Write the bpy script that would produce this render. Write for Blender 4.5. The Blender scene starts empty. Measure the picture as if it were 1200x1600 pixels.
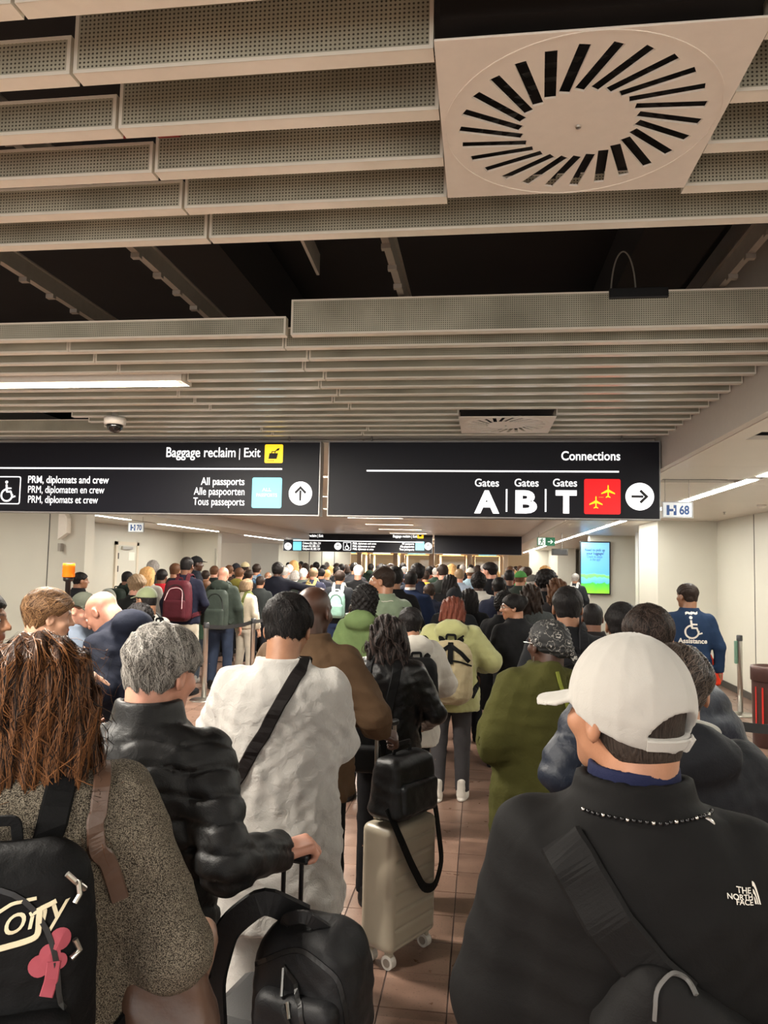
import bpy, bmesh, math, random
import numpy as np
from mathutils import Matrix, Vector, Quaternion
D = bpy.data
SC = bpy.context.scene
COL = SC.collection
random.seed(5)
RNG = np.random.default_rng(5)

# ------------------------------------------------------------------ camera
FPX, CAMZ = 1150.0, 1.75
YAW, PITCH, ROLL = math.atan2(151.7, 1150.0), math.atan2(82.0, 1150.0), math.radians(1.2)
_f = Vector((-math.sin(YAW) * math.cos(PITCH), math.cos(YAW) * math.cos(PITCH), math.sin(PITCH)))
_r0 = _f.cross(Vector((0, 0, 1))).normalized()
_u0 = _r0.cross(_f)
_r = math.cos(ROLL) * _r0 + math.sin(ROLL) * _u0
_u = -math.sin(ROLL) * _r0 + math.cos(ROLL) * _u0
cam_data = D.cameras.new('camera')
cam_data.sensor_fit = 'HORIZONTAL'
cam_data.sensor_width = 36.0
cam_data.lens = 36.0 * FPX / 1200.0
cam_data.clip_start = 0.05
cam_data.clip_end = 200
cam = D.objects.new('camera', cam_data)
COL.objects.link(cam)
cam.matrix_world = Matrix(((_r.x, _u.x, -_f.x, 0), (_r.y, _u.y, -_f.y, 0), (_r.z, _u.z, -_f.z, CAMZ), (0, 0, 0, 1)))
SC.camera = cam
CO = Vector((0, 0, CAMZ))
def ray(px, py): return _r * ((px - 600) / FPX) - _u * ((py - 800) / FPX) + _f
def at_d(px, py, d): return CO + ray(px, py) * d
def at_y(px, py, y):
    v = ray(px, py); return CO + v * (y / v.y)
def at_z(px, py, z):
    v = ray(px, py); return CO + v * ((z - CAMZ) / v.z)
def proj(p):
    v = Vector(p) - CO; z = v.dot(_f)
    return 600 + FPX * v.dot(_r) / z, 800 - FPX * v.dot(_u) / z

# ------------------------------------------------------------------ world, exposure
W = D.worlds.new('world'); SC.world = W; W.use_nodes = True
W.node_tree.nodes['Background'].inputs[0].default_value = (0.95, 0.93, 0.9, 1)
W.node_tree.nodes['Background'].inputs[1].default_value = 0.5
SC.view_settings.view_transform = 'Standard'
SC.view_settings.look = 'None'
SC.view_settings.gamma = 1.0
SC.view_settings.use_curve_mapping = False
EXPO = 2.3
SC.view_settings.exposure = EXPO
EV = 2.0 ** -EXPO

# ceiling luminaires of the hall: strip lamps crosswise in the slat ceiling, long lines over the side aisles
ZC, ZS = 2.76, 2.54                       # slat ceiling and side aisle ceiling heights
LAMP_X0, LAMP_X1 = -2.88, -1.66
LAMP_YS = [-3.6, -1.1, 1.42, 3.92, 8.3, 10.8, 13.3, 15.8, 18.3, 20.8, 23.3, 28.3, 33.0]
LAMP_W, LINE_W = 40.0, 5.5
WARM = (1.0, 0.93, 0.82)
def area_lamp(name, loc, sx, sy, power, col, parent=None):
    l = D.lights.new(name, 'AREA'); l.shape = 'RECTANGLE'; l.size = sx; l.size_y = sy
    l.energy = power; l.color = col
    o = D.objects.new(name, l); COL.objects.link(o); o.location = loc
    if parent: o.parent = parent
    return o

# ------------------------------------------------------------------ helpers
def hexc(r, g, b):
    f = lambda c: ((c / 255 + 0.055) / 1.055) ** 2.4 if c / 255 > 0.04045 else c / 255 / 12.92
    return (f(r), f(g), f(b), 1)
_M = {}
def nmat(name):
    m = D.materials.new(name); m.use_nodes = True
    nt = m.node_tree; b = nt.nodes['Principled BSDF']
    return m, nt, b
def node(nt, t, **kw):
    n = nt.nodes.new(t)
    for k, v in kw.items():
        if isinstance(k, str) and k.startswith('i_'): n.inputs[k[2:].replace('_', ' ')].default_value = v
        else: setattr(n, k, v)
    return n
def plain(name, rgb, rough=0.5, metal=0.0, var=0.06, nscale=30, bump=0.0, bscale=200, spec=0.5, coat=0.0, coord='Object', stretch=None):
    """base colour with a little procedural variation and relief"""
    key = ('p', name)
    if key in _M: return _M[key]
    m, nt, b = nmat(name); L = nt.links
    b.inputs['Roughness'].default_value = rough; b.inputs['Metallic'].default_value = metal
    b.inputs['Specular IOR Level'].default_value = spec
    if coat: b.inputs['Coat Weight'].default_value = coat
    tc = node(nt, 'ShaderNodeTexCoord'); src = tc.outputs[coord]
    if stretch:
        mp = node(nt, 'ShaderNodeMapping'); mp.inputs['Scale'].default_value = stretch
        L.new(src, mp.inputs[0]); src = mp.outputs[0]
    nz = node(nt, 'ShaderNodeTexNoise'); nz.inputs['Scale'].default_value = nscale; nz.inputs['Detail'].default_value = 3
    L.new(src, nz.inputs['Vector'])
    rp = node(nt, 'ShaderNodeMapRange'); rp.inputs[1].default_value = 0.3; rp.inputs[2].default_value = 0.7
    rp.inputs[3].default_value = 1 - var; rp.inputs[4].default_value = 1 + var
    L.new(nz.outputs[0], rp.inputs[0])
    mx = node(nt, 'ShaderNodeVectorMath', operation='SCALE'); mx.inputs[0].default_value = hexc(*rgb)[:3]
    L.new(rp.outputs[0], mx.inputs['Scale']); L.new(mx.outputs[0], b.inputs['Base Color'])
    if bump:
        n2 = node(nt, 'ShaderNodeTexNoise'); n2.inputs['Scale'].default_value = bscale; n2.inputs['Detail'].default_value = 3
        L.new(src, n2.inputs['Vector'])
        bp = node(nt, 'ShaderNodeBump'); bp.inputs['Strength'].default_value = bump; bp.inputs['Distance'].default_value = 0.004
        L.new(n2.outputs[0], bp.inputs['Height']); L.new(bp.outputs[0], b.inputs['Normal'])
    _M[key] = m
    return m
def glow(name, rgb, strength):
    key = ('g', name)
    if key in _M: return _M[key]
    m, nt, b = nmat(name)
    b.inputs['Base Color'].default_value = hexc(*rgb); b.inputs['Roughness'].default_value = 0.4
    b.inputs['Emission Color'].default_value = hexc(*rgb); b.inputs['Emission Strength'].default_value = strength
    _M[key] = m
    return m

def link(name, mesh, mat=None, parent=None, loc=None, rot=None, scale=None):
    o = D.objects.new(name, mesh); COL.objects.link(o)
    if mat is not None:
        if len(mesh.materials) == 0: mesh.materials.append(None)
        o.material_slots[0].link = 'OBJECT'; o.material_slots[0].material = mat
    if parent is not None: o.parent = parent
    if loc is not None: o.location = loc
    if rot is not None: o.rotation_euler = rot
    if scale is not None: o.scale = scale if hasattr(scale, '__len__') else (scale,) * 3
    return o
def empty(name, loc=(0, 0, 0), rz=0.0, parent=None):
    o = D.objects.new(name, None); COL.objects.link(o); o.location = loc; o.rotation_euler = (0, 0, rz)
    o.empty_display_size = 0.1
    if parent: o.parent = parent
    return o
def tag(o, label=None, cat=None, group=None, kind=None):
    if label: o['label'] = label
    if cat: o['category'] = cat
    if group: o['group'] = group
    if kind: o['kind'] = kind
    return o
def np_mesh(name, V, Q, smooth=True):
    me = D.meshes.new(name)
    V = np.asarray(V, np.float32); Q = np.asarray(Q, np.int32)
    k = Q.shape[1]
    me.vertices.add(len(V)); me.vertices.foreach_set('co', V.ravel())
    me.loops.add(Q.size); me.loops.foreach_set('vertex_index', Q.ravel())
    me.polygons.add(len(Q)); me.polygons.foreach_set('loop_start', np.arange(0, Q.size, k, dtype=np.int32))
    me.polygons.foreach_set('use_smooth', np.full(len(Q), smooth))
    me.update(calc_edges=True); me.validate()
    return me
class MB:
    """collects simple shapes into one mesh"""
    def __init__(s): s.v = []; s.f = []
    def add(s, v, f):
        n = len(s.v); s.v += [tuple(p) for p in v]; s.f += [tuple(i + n for i in q) for q in f]; return s
    def box(s, x0, x1, y0, y1, z0, z1):
        return s.add([(x0, y0, z0), (x1, y0, z0), (x1, y1, z0), (x0, y1, z0), (x0, y0, z1), (x1, y0, z1), (x1, y1, z1), (x0, y1, z1)],
                     [(0, 3, 2, 1), (4, 5, 6, 7), (0, 1, 5, 4), (1, 2, 6, 5), (2, 3, 7, 6), (3, 0, 4, 7)])
    def rbox(s, x0, x1, y0, y1, z0, z1, b=0.004):
        bm = bmesh.new(); bmesh.ops.create_cube(bm, size=1)
        for v in bm.verts:
            v.co = Vector(((x0 + x1) / 2 + v.co.x * (x1 - x0), (y0 + y1) / 2 + v.co.y * (y1 - y0), (z0 + z1) / 2 + v.co.z * (z1 - z0)))
        bmesh.ops.bevel(bm, geom=list(bm.edges), offset=b, segments=2, affect='EDGES', profile=0.5)
        bm.verts.ensure_lookup_table(); bm.verts.index_update()
        s.add([v.co for v in bm.verts], [[v.index for v in f.verts] for f in bm.faces]); bm.free(); return s
    def tube(s, pts, r, n=8, cap=True, flat=1.0):
        pts = [Vector(p) for p in pts]; rs = r if hasattr(r, '__len__') else [r] * len(pts)
        t0 = (pts[1] - pts[0]).normalized(); up = Vector((0, 0, 1)) if abs(t0.z) < 0.9 else Vector((0, 1, 0))
        a = t0.cross(up).normalized(); V = []; F = []
        for i, p in enumerate(pts):
            t = (pts[min(i + 1, len(pts) - 1)] - pts[max(i - 1, 0)]).normalized()
            a = (a - t * a.dot(t)).normalized(); b = t.cross(a)
            for k in range(n):
                th = 2 * math.pi * k / n
                V.append(p + (a * math.cos(th) + b * math.sin(th) * flat) * rs[i])
        for i in range(len(pts) - 1):
            for k in range(n):
                F.append((i * n + k, i * n + (k + 1) % n, (i + 1) * n + (k + 1) % n, (i + 1) * n + k))
        if cap: F += [tuple(range(n - 1, -1, -1)), tuple(range((len(pts) - 1) * n, len(pts) * n))]
        return s.add(V, F)
    def lathe(s, prof, n=24, c=(0, 0, 0)):
        V = []; F = []
        for (r, z) in prof:
            for k in range(n):
                th = 2 * math.pi * k / n; V.append((c[0] + r * math.cos(th), c[1] + r * math.sin(th), c[2] + z))
        for i in range(len(prof) - 1):
            for k in range(n):
                F.append((i * n + k, i * n + (k + 1) % n, (i + 1) * n + (k + 1) % n, (i + 1) * n + k))
        F += [tuple(range(n - 1, -1, -1)), tuple(range((len(prof) - 1) * n, len(prof) * n))]
        return s.add(V, F)
    def prism(s, poly, y0, y1):
        """polygon in x,z extruded along y"""
        n = len(poly); V = [(x, y0, z) for x, z in poly] + [(x, y1, z) for x, z in poly]
        return s.add(V, [tuple(range(n)), tuple(range(2 * n - 1, n - 1, -1))] + [(i, i + n, (i + 1) % n + n, (i + 1) % n) for i in range(n)])
    def mesh(s, name='mesh', smooth=False):
        me = D.meshes.new(name); me.from_pydata([tuple(p) for p in s.v], [], s.f); me.update()
        bm = bmesh.new(); bm.from_mesh(me); bmesh.ops.recalc_face_normals(bm, faces=bm.faces); bm.to_mesh(me); bm.free()
        if smooth: me.polygons.foreach_set('use_smooth', np.ones(len(me.polygons), bool))
        return me
    def build(s, name, mat=None, parent=None, smooth=False, loc=None):
        return link(name, s.mesh(name, smooth), mat, parent, loc)
def struct(o): o['kind'] = 'structure'; return o

# ------------------------------------------------------------------ materials of the place
m_wall = plain('painted_wall', (206, 203, 190), 0.42, var=0.02, nscale=2, bump=0.05, bscale=90)
m_wallw = plain('cream_wall', (214, 203, 184), 0.45, var=0.02, nscale=2)
m_base = plain('grey_baseboard', (70, 68, 64), 0.4)
m_ceil = plain('ceiling_panel', (214, 205, 192), 0.35, var=0.02, nscale=3)
m_void = plain('dark_void', (30, 28, 28), 0.9, var=0.2, nscale=1.5)
m_bulk = plain('bulkhead_paint', (205, 197, 188), 0.4, var=0.02)
m_black = plain('black_plastic', (18, 18, 19), 0.45)
m_steel = plain('brushed_steel', (190, 188, 182), 0.28, 1.0, var=0.05, stretch=(60, 60, 2))
m_rail = plain('galvanised_rail', (150, 143, 134), 0.45, 0.5)
m_red = plain('red_pipe_paint', (140, 38, 32), 0.5)
m_white = plain('white_enamel', (238, 231, 220), 0.4, var=0.02)

def perforated():
    m, nt, b = nmat('perforated_slat'); L = nt.links
    tc = node(nt, 'ShaderNodeTexCoord'); sx = node(nt, 'ShaderNodeSeparateXYZ'); L.new(tc.outputs['Object'], sx.inputs[0])
    def tri(sock):
        a = node(nt, 'ShaderNodeMath', operation='MULTIPLY'); a.inputs[1].default_value = math.pi / 0.0092
        L.new(sock, a.inputs[0]); s = node(nt, 'ShaderNodeMath', operation='SINE'); L.new(a.outputs[0], s.inputs[0])
        q = node(nt, 'ShaderNodeMath', operation='MULTIPLY'); L.new(s.outputs[0], q.inputs[0]); L.new(s.outputs[0], q.inputs[1])
        return q.outputs[0]
    p = node(nt, 'ShaderNodeMath', operation='MULTIPLY'); L.new(tri(sx.outputs[0]), p.inputs[0]); L.new(tri(sx.outputs[2]), p.inputs[1])
    r = node(nt, 'ShaderNodeMapRange'); r.inputs[1].default_value = 0.42; r.inputs[2].default_value = 0.58
    L.new(p.outputs[0], r.inputs[0])
    nz = node(nt, 'ShaderNodeTexNoise'); nz.inputs['Scale'].default_value = 3.5; nz.inputs['Detail'].default_value = 4; L.new(tc.outputs['Object'], nz.inputs[0])
    cr = node(nt, 'ShaderNodeValToRGB'); cr.color_ramp.elements[0].color = hexc(156, 154, 136); cr.color_ramp.elements[1].color = hexc(198, 196, 176)
    cr.color_ramp.elements[0].position = 0.3; cr.color_ramp.elements[1].position = 0.7
    L.new(nz.outputs[0], cr.inputs[0])
    mx = node(nt, 'ShaderNodeMix', data_type='RGBA'); L.new(r.outputs[0], mx.inputs[0]); L.new(cr.outputs[0], mx.inputs[6])
    mx.inputs[7].default_value = hexc(76, 72, 62); L.new(mx.outputs[2], b.inputs['Base Color'])
    b.inputs['Roughness'].default_value = 0.5
    bp = node(nt, 'ShaderNodeBump'); bp.invert = True; bp.inputs['Strength'].default_value = 0.4; bp.inputs['Distance'].default_value = 0.002
    L.new(r.outputs[0], bp.inputs['Height']); L.new(bp.outputs[0], b.inputs['Normal'])
    return m
m_perf = perforated()
m_slat = plain('slat_edge', (240, 235, 221), 0.26, var=0.02, spec=0.6)

def tile_mat():
    m, nt, b = nmat('red_granite_tile'); L = nt.links
    tc = node(nt, 'ShaderNodeTexCoord'); geo = node(nt, 'ShaderNodeNewGeometry'); oi = node(nt, 'ShaderNodeObjectInfo')
    n1 = node(nt, 'ShaderNodeTexNoise'); n1.inputs['Scale'].default_value = 7; n1.inputs['Detail'].default_value = 6
    n2 = node(nt, 'ShaderNodeTexNoise'); n2.inputs['Scale'].default_value = 110; n2.inputs['Detail'].default_value = 2
    wn = node(nt, 'ShaderNodeTexWhiteNoise', noise_dimensions='2D')
    sn = node(nt, 'ShaderNodeVectorMath', operation='SCALE'); sn.inputs['Scale'].default_value = 1 / 0.27
    ad = node(nt, 'ShaderNodeVectorMath', operation='ADD'); ad.inputs[1].default_value = (0.11, 0.0, 0)
    fl = node(nt, 'ShaderNodeVectorMath', operation='FLOOR')
    L.new(geo.outputs['Position'], ad.inputs[0]); L.new(ad.outputs[0], sn.inputs[0]); L.new(sn.outputs[0], fl.inputs[0]); L.new(fl.outputs[0], wn.inputs[0])
    for n in (n1, n2): L.new(geo.outputs['Position'], n.inputs['Vector'])
    cr = node(nt, 'ShaderNodeValToRGB'); e = cr.color_ramp.elements
    e[0].position, e[0].color = 0.25, hexc(98, 76, 65); e[1].position, e[1].color = 0.75, hexc(140, 112, 97)
    mm = node(nt, 'ShaderNodeMix', data_type='FLOAT'); mm.inputs[0].default_value = 0.35
    L.new(n1.outputs[0], mm.inputs[2]); L.new(wn.outputs[0], mm.inputs[3]); L.new(mm.outputs[0], cr.inputs[0])
    sp = node(nt, 'ShaderNodeMapRange'); sp.inputs[1].default_value = 0.62; sp.inputs[2].default_value = 0.72; L.new(n2.outputs[0], sp.inputs[0])
    mx = node(nt, 'ShaderNodeMix', data_type='RGBA'); L.new(sp.outputs[0], mx.inputs[0]); L.new(cr.outputs[0], mx.inputs[6]); mx.inputs[7].default_value = hexc(70, 52, 45)
    L.new(mx.outputs[2], b.inputs['Base Color'])
    rr = node(nt, 'ShaderNodeMapRange'); rr.inputs[3].default_value = 0.2; rr.inputs[4].default_value = 0.42; L.new(n1.outputs[0], rr.inputs[0]); L.new(rr.outputs[0], b.inputs['Roughness'])
    b.inputs['Specular IOR Level'].default_value = 0.5
    return m
m_tile = tile_mat()
m_grout = plain('grout', (62, 46, 40), 0.8)

# ------------------------------------------------------------------ floor
floor = struct(MB().box(-14, 8, -5, 62, -0.1, -0.003).build('floor', m_grout))
T = 0.27
tiles = []
for i in range(-50, 30):
    for j in range(-18, 225):
        tiles.append((-0.11 + i * T, 3.03 + (j - 11) * T))
near = []
for (x, y) in tiles:
    if y < 0.8 or y > 9: continue
    px, py = proj((x + T / 2, y + T / 2, 0))
    if -30 < px < 1230 and py < 1640: near.append((y, x))
near.sort(); near = set((round(x, 3), round(y, 3)) for y, x in near[:300])
tm = MB(); g = 0.002
tm.add([(g, g, -0.006), (T - g, g, -0.006), (T - g, T - g, -0.006), (g, T - g, -0.006),
        (g + .0015, g + .0015, 0), (T - g - .0015, g + .0015, 0), (T - g - .0015, T - g - .0015, 0), (g + .0015, T - g - .0015, 0)],
       [(4, 5, 6, 7), (0, 1, 5, 4), (1, 2, 6, 5), (2, 3, 7, 6), (3, 0, 4, 7)])
tile_me = tm.mesh('floor_tile')
rest = MB()
for (x, y) in tiles:
    if (round(x, 3), round(y, 3)) in near: link('floor_tile', tile_me, m_tile, floor, (x, y, 0))
    else: rest.add([(x + g, y + g, 0), (x + T - g, y + g, 0), (x + T - g, y + T - g, 0), (x + g, y + T - g, 0)], [(0, 1, 2, 3)])
tag(rest.build('floor_tile_field', m_tile, floor), kind='stuff')

# ------------------------------------------------------------------ walls
def wall(name, x0, x1, y0, y1, z1=2.7, mat=None, base=True):
    w = struct(MB().box(x0, x1, y0, y1, 0, z1).build(name, mat or m_wall))
    if base: MB().rbox(x0 - .012, x1 + .012, y0 - .012, y1 + .012, 0.0, 0.1, .003).build('skirting', m_base, w)
    return w
wr = wall('wall_right', 3.7, 3.9, -5, 12.2)
for i, y in enumerate((1.0, 3.4, 5.8, 8.2, 10.6)): MB().box(3.694, 3.7, y, y + .01, 0.1, ZS).build('panel_joint', m_base, wr)
wall('wall_right_return', 2.8, 3.9, 12.2, 13.6)
wd = wall('wall_right_door_side', 3.28, 4.2, 16.0, 16.3)
MB().rbox(3.42, 3.47, 15.97, 16.0, 1.0, 1.14, .004).build('door_handle_plate', m_steel, wd)
MB().rbox(3.42, 3.46, 15.97, 16.0, 1.9, 2.1, .004).build('card_reader', m_white, wd)
ws = wall('wall_screen', 2.58, 3.62, 18.0, 18.3)
wall('wall_right_far', 2.2, 5.2, 34, 34.3)
wj = wall('wall_right_far_return', 3.05, 3.75, 30, 34)
wall('wall_right_outer', 5.2, 5.4, 13, 34)
wa = wall('wall_left', -12, -5.95, 10.5, 10.75)
for x in (-6.55, -7.8, -9.05): MB().box(x, x + .012, 10.494, 10.5, 0.1, ZC).build('panel_joint', m_base, wa)
wb = wall('wall_left_aisle', -8.6, -8.4, 10.75, 20)
wc = wall('wall_left_return', -9.6, -7.35, 20, 20.3)
MB().box(-7.42, -7.38, 19.96, 20, 1.6, 2.1).build('edge_guard', m_steel, wc)
wall('wall_left_recess', -13, -9.5, 31, 31.3, mat=m_wallw)
wall('wall_left_far', -9.7, -8.5, 30.5, 34, mat=m_wall)
wk = wall('wall_left_back', -8.5, -6.05, 34, 34.3)
for x in (-8.0, -7.4, -6.8): MB().box(x, x + .03, 33.98, 34, 0.1, ZC).build('panel_joint', m_base, wk)
wall('wall_left_near', -8.8, -8.6, -5, 10.5)
# the door in the left aisle wall
dr = struct(MB().rbox(-8.4, -8.37, 16.2, 17.15, 0.0, 2.08, .004).build('door_1', m_wall))
fr = MB(); fr.box(-8.4, -8.355, 16.1, 16.2, 0, 2.16); fr.box(-8.4, -8.355, 17.15, 17.25, 0, 2.16); fr.box(-8.4, -8.355, 16.1, 17.25, 2.08, 2.16)
fr.build('door_frame', m_wallw, dr)
MB().rbox(-8.36, -8.31, 16.35, 16.85, 1.98, 2.05, .004).build('door_closer', m_steel, dr)
MB().box(-8.368, -8.364, 16.75, 17.05, 1.72, 1.92).build('door_notice', m_white, dr)
for z in (1.75, 1.45): MB().box(-8.37, -8.35, 16.2, 16.24, z, z + .14).build('hinge', m_black, dr)

# ------------------------------------------------------------------ ceilings
upper = struct(MB().box(-14, 8, -5, 62, 3.7, 3.8).build('ceiling_void', m_void))
# bulkheads at both sides of the slat ceiling
struct(MB().box(1.39, 1.50, -5, 45, ZS, 3.7).build('trim_right_bulkhead', m_bulk))
struct(MB().box(-6.0, -5.9, -5, 45, ZS, 3.7).build('trim_left_bulkhead', m_bulk))
# side aisle ceilings from panels
ca = struct(MB().box(1.5, 3.8, -5, 45, 2.9, 2.95).build('ceiling_right_aisle', m_void))
MB().rbox(1.44, 1.56, -5, 45, ZS - .004, ZS + .03, .002).build('soffit_edge', m_ceil, ca)
ys = [-5 + 1.2 * k for k in range(42)]
def panels(par, x0, x1, y0, y1, skip=()):
    cuts = sorted([y0, y1] + [y for y in ys if y0 < y < y1] + [c for s in skip for c in s])
    for a, b in zip(cuts[:-1], cuts[1:]):
        if b - a < .02 or any(s[0] - .001 <= a and b <= s[1] + .001 for s in skip): continue
        MB().box(x0, x1, a + .002, b - .002, ZS, ZS + .025).build('ceiling_panel', m_ceil, par)
panels(ca, 1.565, 2.235, -5, 45, [(4.35, 4.6), (6.62, 6.86)])
panels(ca, 2.365, 3.70, -5, 16); panels(ca, 2.365, 5.2, 16, 45)
cl = struct(MB().box(-14, -6.0, -5, 45, 2.9, 2.95).build('ceiling_left_aisle', m_void))
panels(cl, -6.95, -6.0, 10.76, 45); panels(cl, -8.5, -7.07, 10.76, 20); panels(cl, -13, -7.07, 20, 45)
panels(cl, -6.95, -6.0, -5, 10.5); panels(cl, -8.6, -7.07, -5, 10.5)
# long strip lamps over the aisles
m_line = glow('aisle_lamp_glow', (255, 252, 244), 9.0)
def line_lamp(x, y0, y1, where, power):
    t = empty('strip_lamp', (x, y0, ZS))
    MB().box(-.06, .06, .0, y1 - y0, .0, .05).build('housing', m_white, t)
    MB().box(-.045, .045, .01, y1 - y0 - .01, -.004, .0).build('diffuser', m_line, t)
    area_lamp('lamp_light', (0, (y1 - y0) / 2, -.012), .09, y1 - y0 - .02, power, (.97, 1.0, .90), t)
    tag(t, where, 'ceiling lamp', 'strip lamps over the aisles')
rl = [(-4.8, -1.2), (-1.0, 2.6), (2.8, 6.4), (6.6, 14.8), (15.0, 19.0), (19.3, 24), (24.3, 30), (30.3, 40)]
rn = ['behind the viewer', 'beside the viewer', 'nearest to the viewer', 'beside the small blue 68 sign', 'in front of the advertising screen wall', 'past the advertising screen', 'by the dark blank panel', 'deepest in the hall']
for (a, b), s in zip(rl, rn): line_lamp(2.30, a, b, 'white strip lamp line in right aisle ceiling, ' + s, LINE_W * (b - a) / 4)
for (a, b), s in zip([(1.0, 4.5), (5.4, 9.4), (10.9, 14.0), (15.4, 19.0), (21.4, 25.6), (28, 34)], ['level with the front of the queue', 'just before the left wall corner', 'just behind the big passport sign', 'beside the small blue 70 sign', 'past the white wall corner', 'deepest in the aisle']):
    line_lamp(-7.01, a, b, 'white strip lamp line in left aisle ceiling, ' + s, LINE_W * (b - a) / 4)

# slat ceiling
P0, PITCHY = 2.11 * 0.65, 0.195
JX = -0.86                                  # joint between left and right slats
ceil = struct(MB().box(-6.0, 1.39, 6.1, 45, ZC + .05, ZC + .08).build('ceiling', m_ceil))
def slat(x0, x1, y, h, z=ZC, plain_mat=False):
    """box slat, front face pierced, underside plain"""
    t = .040
    me = MB().box(x0, x1, y, y + t, z, z + h).mesh('slat')
    me.materials.append(m_slat); me.materials.append(m_perf)
    o = D.objects.new('slat', me); COL.objects.link(o); o.parent = ceil
    for p in me.polygons:
        if abs(p.normal.y) > .5: p.material_index = 1
    # plain rim round the pierced face
    r = .008
    rim = MB(); yy0, yy1 = y - .0012, y + .0006
    rim.box(x0, x1, yy0, yy1, z, z + r); rim.box(x0, x1, yy0, yy1, z + h - r, z + h)
    rim.box(x0, x0 + r, yy0, yy1, z + r, z + h - r); rim.box(x1 - r, x1, yy0, yy1, z + r, z + h - r)
    rim.build('slat_rim', m_slat, o)
    return o
VX0, VX1, VY0, VY1 = -.10, .52, 1.345, 1.955   # big air outlet
for k in range(-20, 5):
    y = P0 + k * PITCHY
    if y > -1.0:
        slat(-3.6, JX - .004, y, .085); slat(-6.0, -3.606, y, .085)
        if k in (0, 1, 2, 3): slat(JX + .004, VX0 - .003, y, .16); slat(VX1 + .003, 1.38, y, .16)
        else: slat(JX + .004, 1.38, y, .16)
K2 = int(round((4.80 * 0.65 - P0) / PITCHY))
V2X0, V2X1, V2Y0, V2Y1 = -.15, .48, 4.82, 5.42
row = 0
for k in range(K2, K2 + 15):
    y = P0 + k * PITCHY
    if y > 5.85: break
    lampy = abs(y + .02 - 3.92) < .12
    jx = JX - (.0 if row % 2 == 0 else .07)
    xr = 1.385
    if row == 0: slat(-3.7, JX - .012, y, .085); slat(JX + .012, xr, y, .16)
    elif lampy:
        slat(-6, LAMP_X0 - .01, y, .1); slat(LAMP_X1 + .01, jx - .003, y, .1); slat(jx + .003, xr, y, .1)
    elif V2Y0 - .03 < y < V2Y1 - .03: slat(-3.1 + row * .02, V2X0 - .004, y, .1); slat(V2X1 + .004, xr, y, .1)
    else:
        a = -2.05 + .03 * row
        slat(-4.2, a - .002, y, .1); slat(a + .002, jx - .003, y, .1); slat(jx + .003, xr, y, .1)
    row += 1
# smooth ceiling boards beyond the signs
for k in range(0, 32):
    y = 6.12 + k * 1.2
    for x0, x1 in ((-5.9, -3.5), (-3.495, -1.0), (-.995, 1.385)):
        MB().box(x0, x1, y, y + 1.193, ZC + .02, ZC + .045).build('ceiling_board', m_ceil, ceil)
# carrier rails and services in the open part of the ceiling
def beam(name, a, b, w, h, mat, par):
    a, b = Vector(a), Vector(b); d = b - a
    me = MB().box(-w / 2, w / 2, 0, d.length, 0, h).mesh(name)
    o = link(name, me, mat, par); o.matrix_local = Matrix.Translation(a) @ d.to_track_quat('Y', 'Z').to_matrix().to_4x4(); return o
for px, py in ((195, 380), (0, 410), (600, 370), (1200, 365)):
    p = at_z(px, py, 2.93); r = beam('carrier_rail', (p.x, -1, 2.93), (p.x, 6, 2.93), .028, .07, m_rail, upper)
    MB().box(-.026, .026, 0, 7, .07, .076).build('rail_flange', m_rail, r)
    for k in range(34): MB().box(-.018, .018, .1 + k * .195, .125 + k * .195, -.018, 0).build('rail_clip', m_rail, r)
p0, p1 = at_z(470, 372, 2.95), at_z(497, 430, 2.95)
beam('hanger_plate', p0, p1, .012, .09, m_rail, upper)
beam('cable_tray', (-.75, 2.28, 2.95), (1.36, 2.28, 2.95), .03, .02, m_rail, upper)
beam('duct', (-1.5, 2.9, 3.25), (-1.5, 6, 3.25), .5, .35, m_void, upper)
beam('duct', (.9, 1.0, 3.3), (.9, 6, 3.3), .35, .3, m_void, upper)
pq, pr = at_y(60, 215, 1.70), at_y(288, 207, 1.70)
pp = MB().tube([(-3.5, 1.70, pq.z), (pr.x - .03, 1.70, pq.z), (pr.x, 1.70, pq.z)], [.014, .014, .014], 12).build('sprinkler_pipe', m_red)
tag(pp, 'red pipe running across the open ceiling above the left slats', 'pipe')
MB().tube([(pr.x - .07, 1.70, pq.z), (pr.x - .015, 1.70, pq.z)], .018, 12).build('pipe_coupling', m_red, pp)
c0 = at_z(992, 458, 2.92); pts = []
for k in range(25):
    a = math.pi * (1.12 * k / 24 - .06)
    pts.append((c0.x - .052 * math.cos(a) - .04, c0.y + .04, c0.z + .2 * math.sin(a)))
lp = MB().tube(pts, .0035, 6).build('cable_loop', plain('grey_cable', (120, 116, 108), .5)); tag(lp, 'thin grey cable loop standing up above the tall slat', 'cable')
bk = at_z(995, 458, 2.92); b_ = MB().rbox(bk.x - .12, bk.x + .12, P0 + K2 * PITCHY - .012, P0 + K2 * PITCHY + .05, 2.885, 2.93, .004).build('cable_box', m_black)
tag(b_, 'flat black box resting on top edge of the tall slat', 'box')

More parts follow.
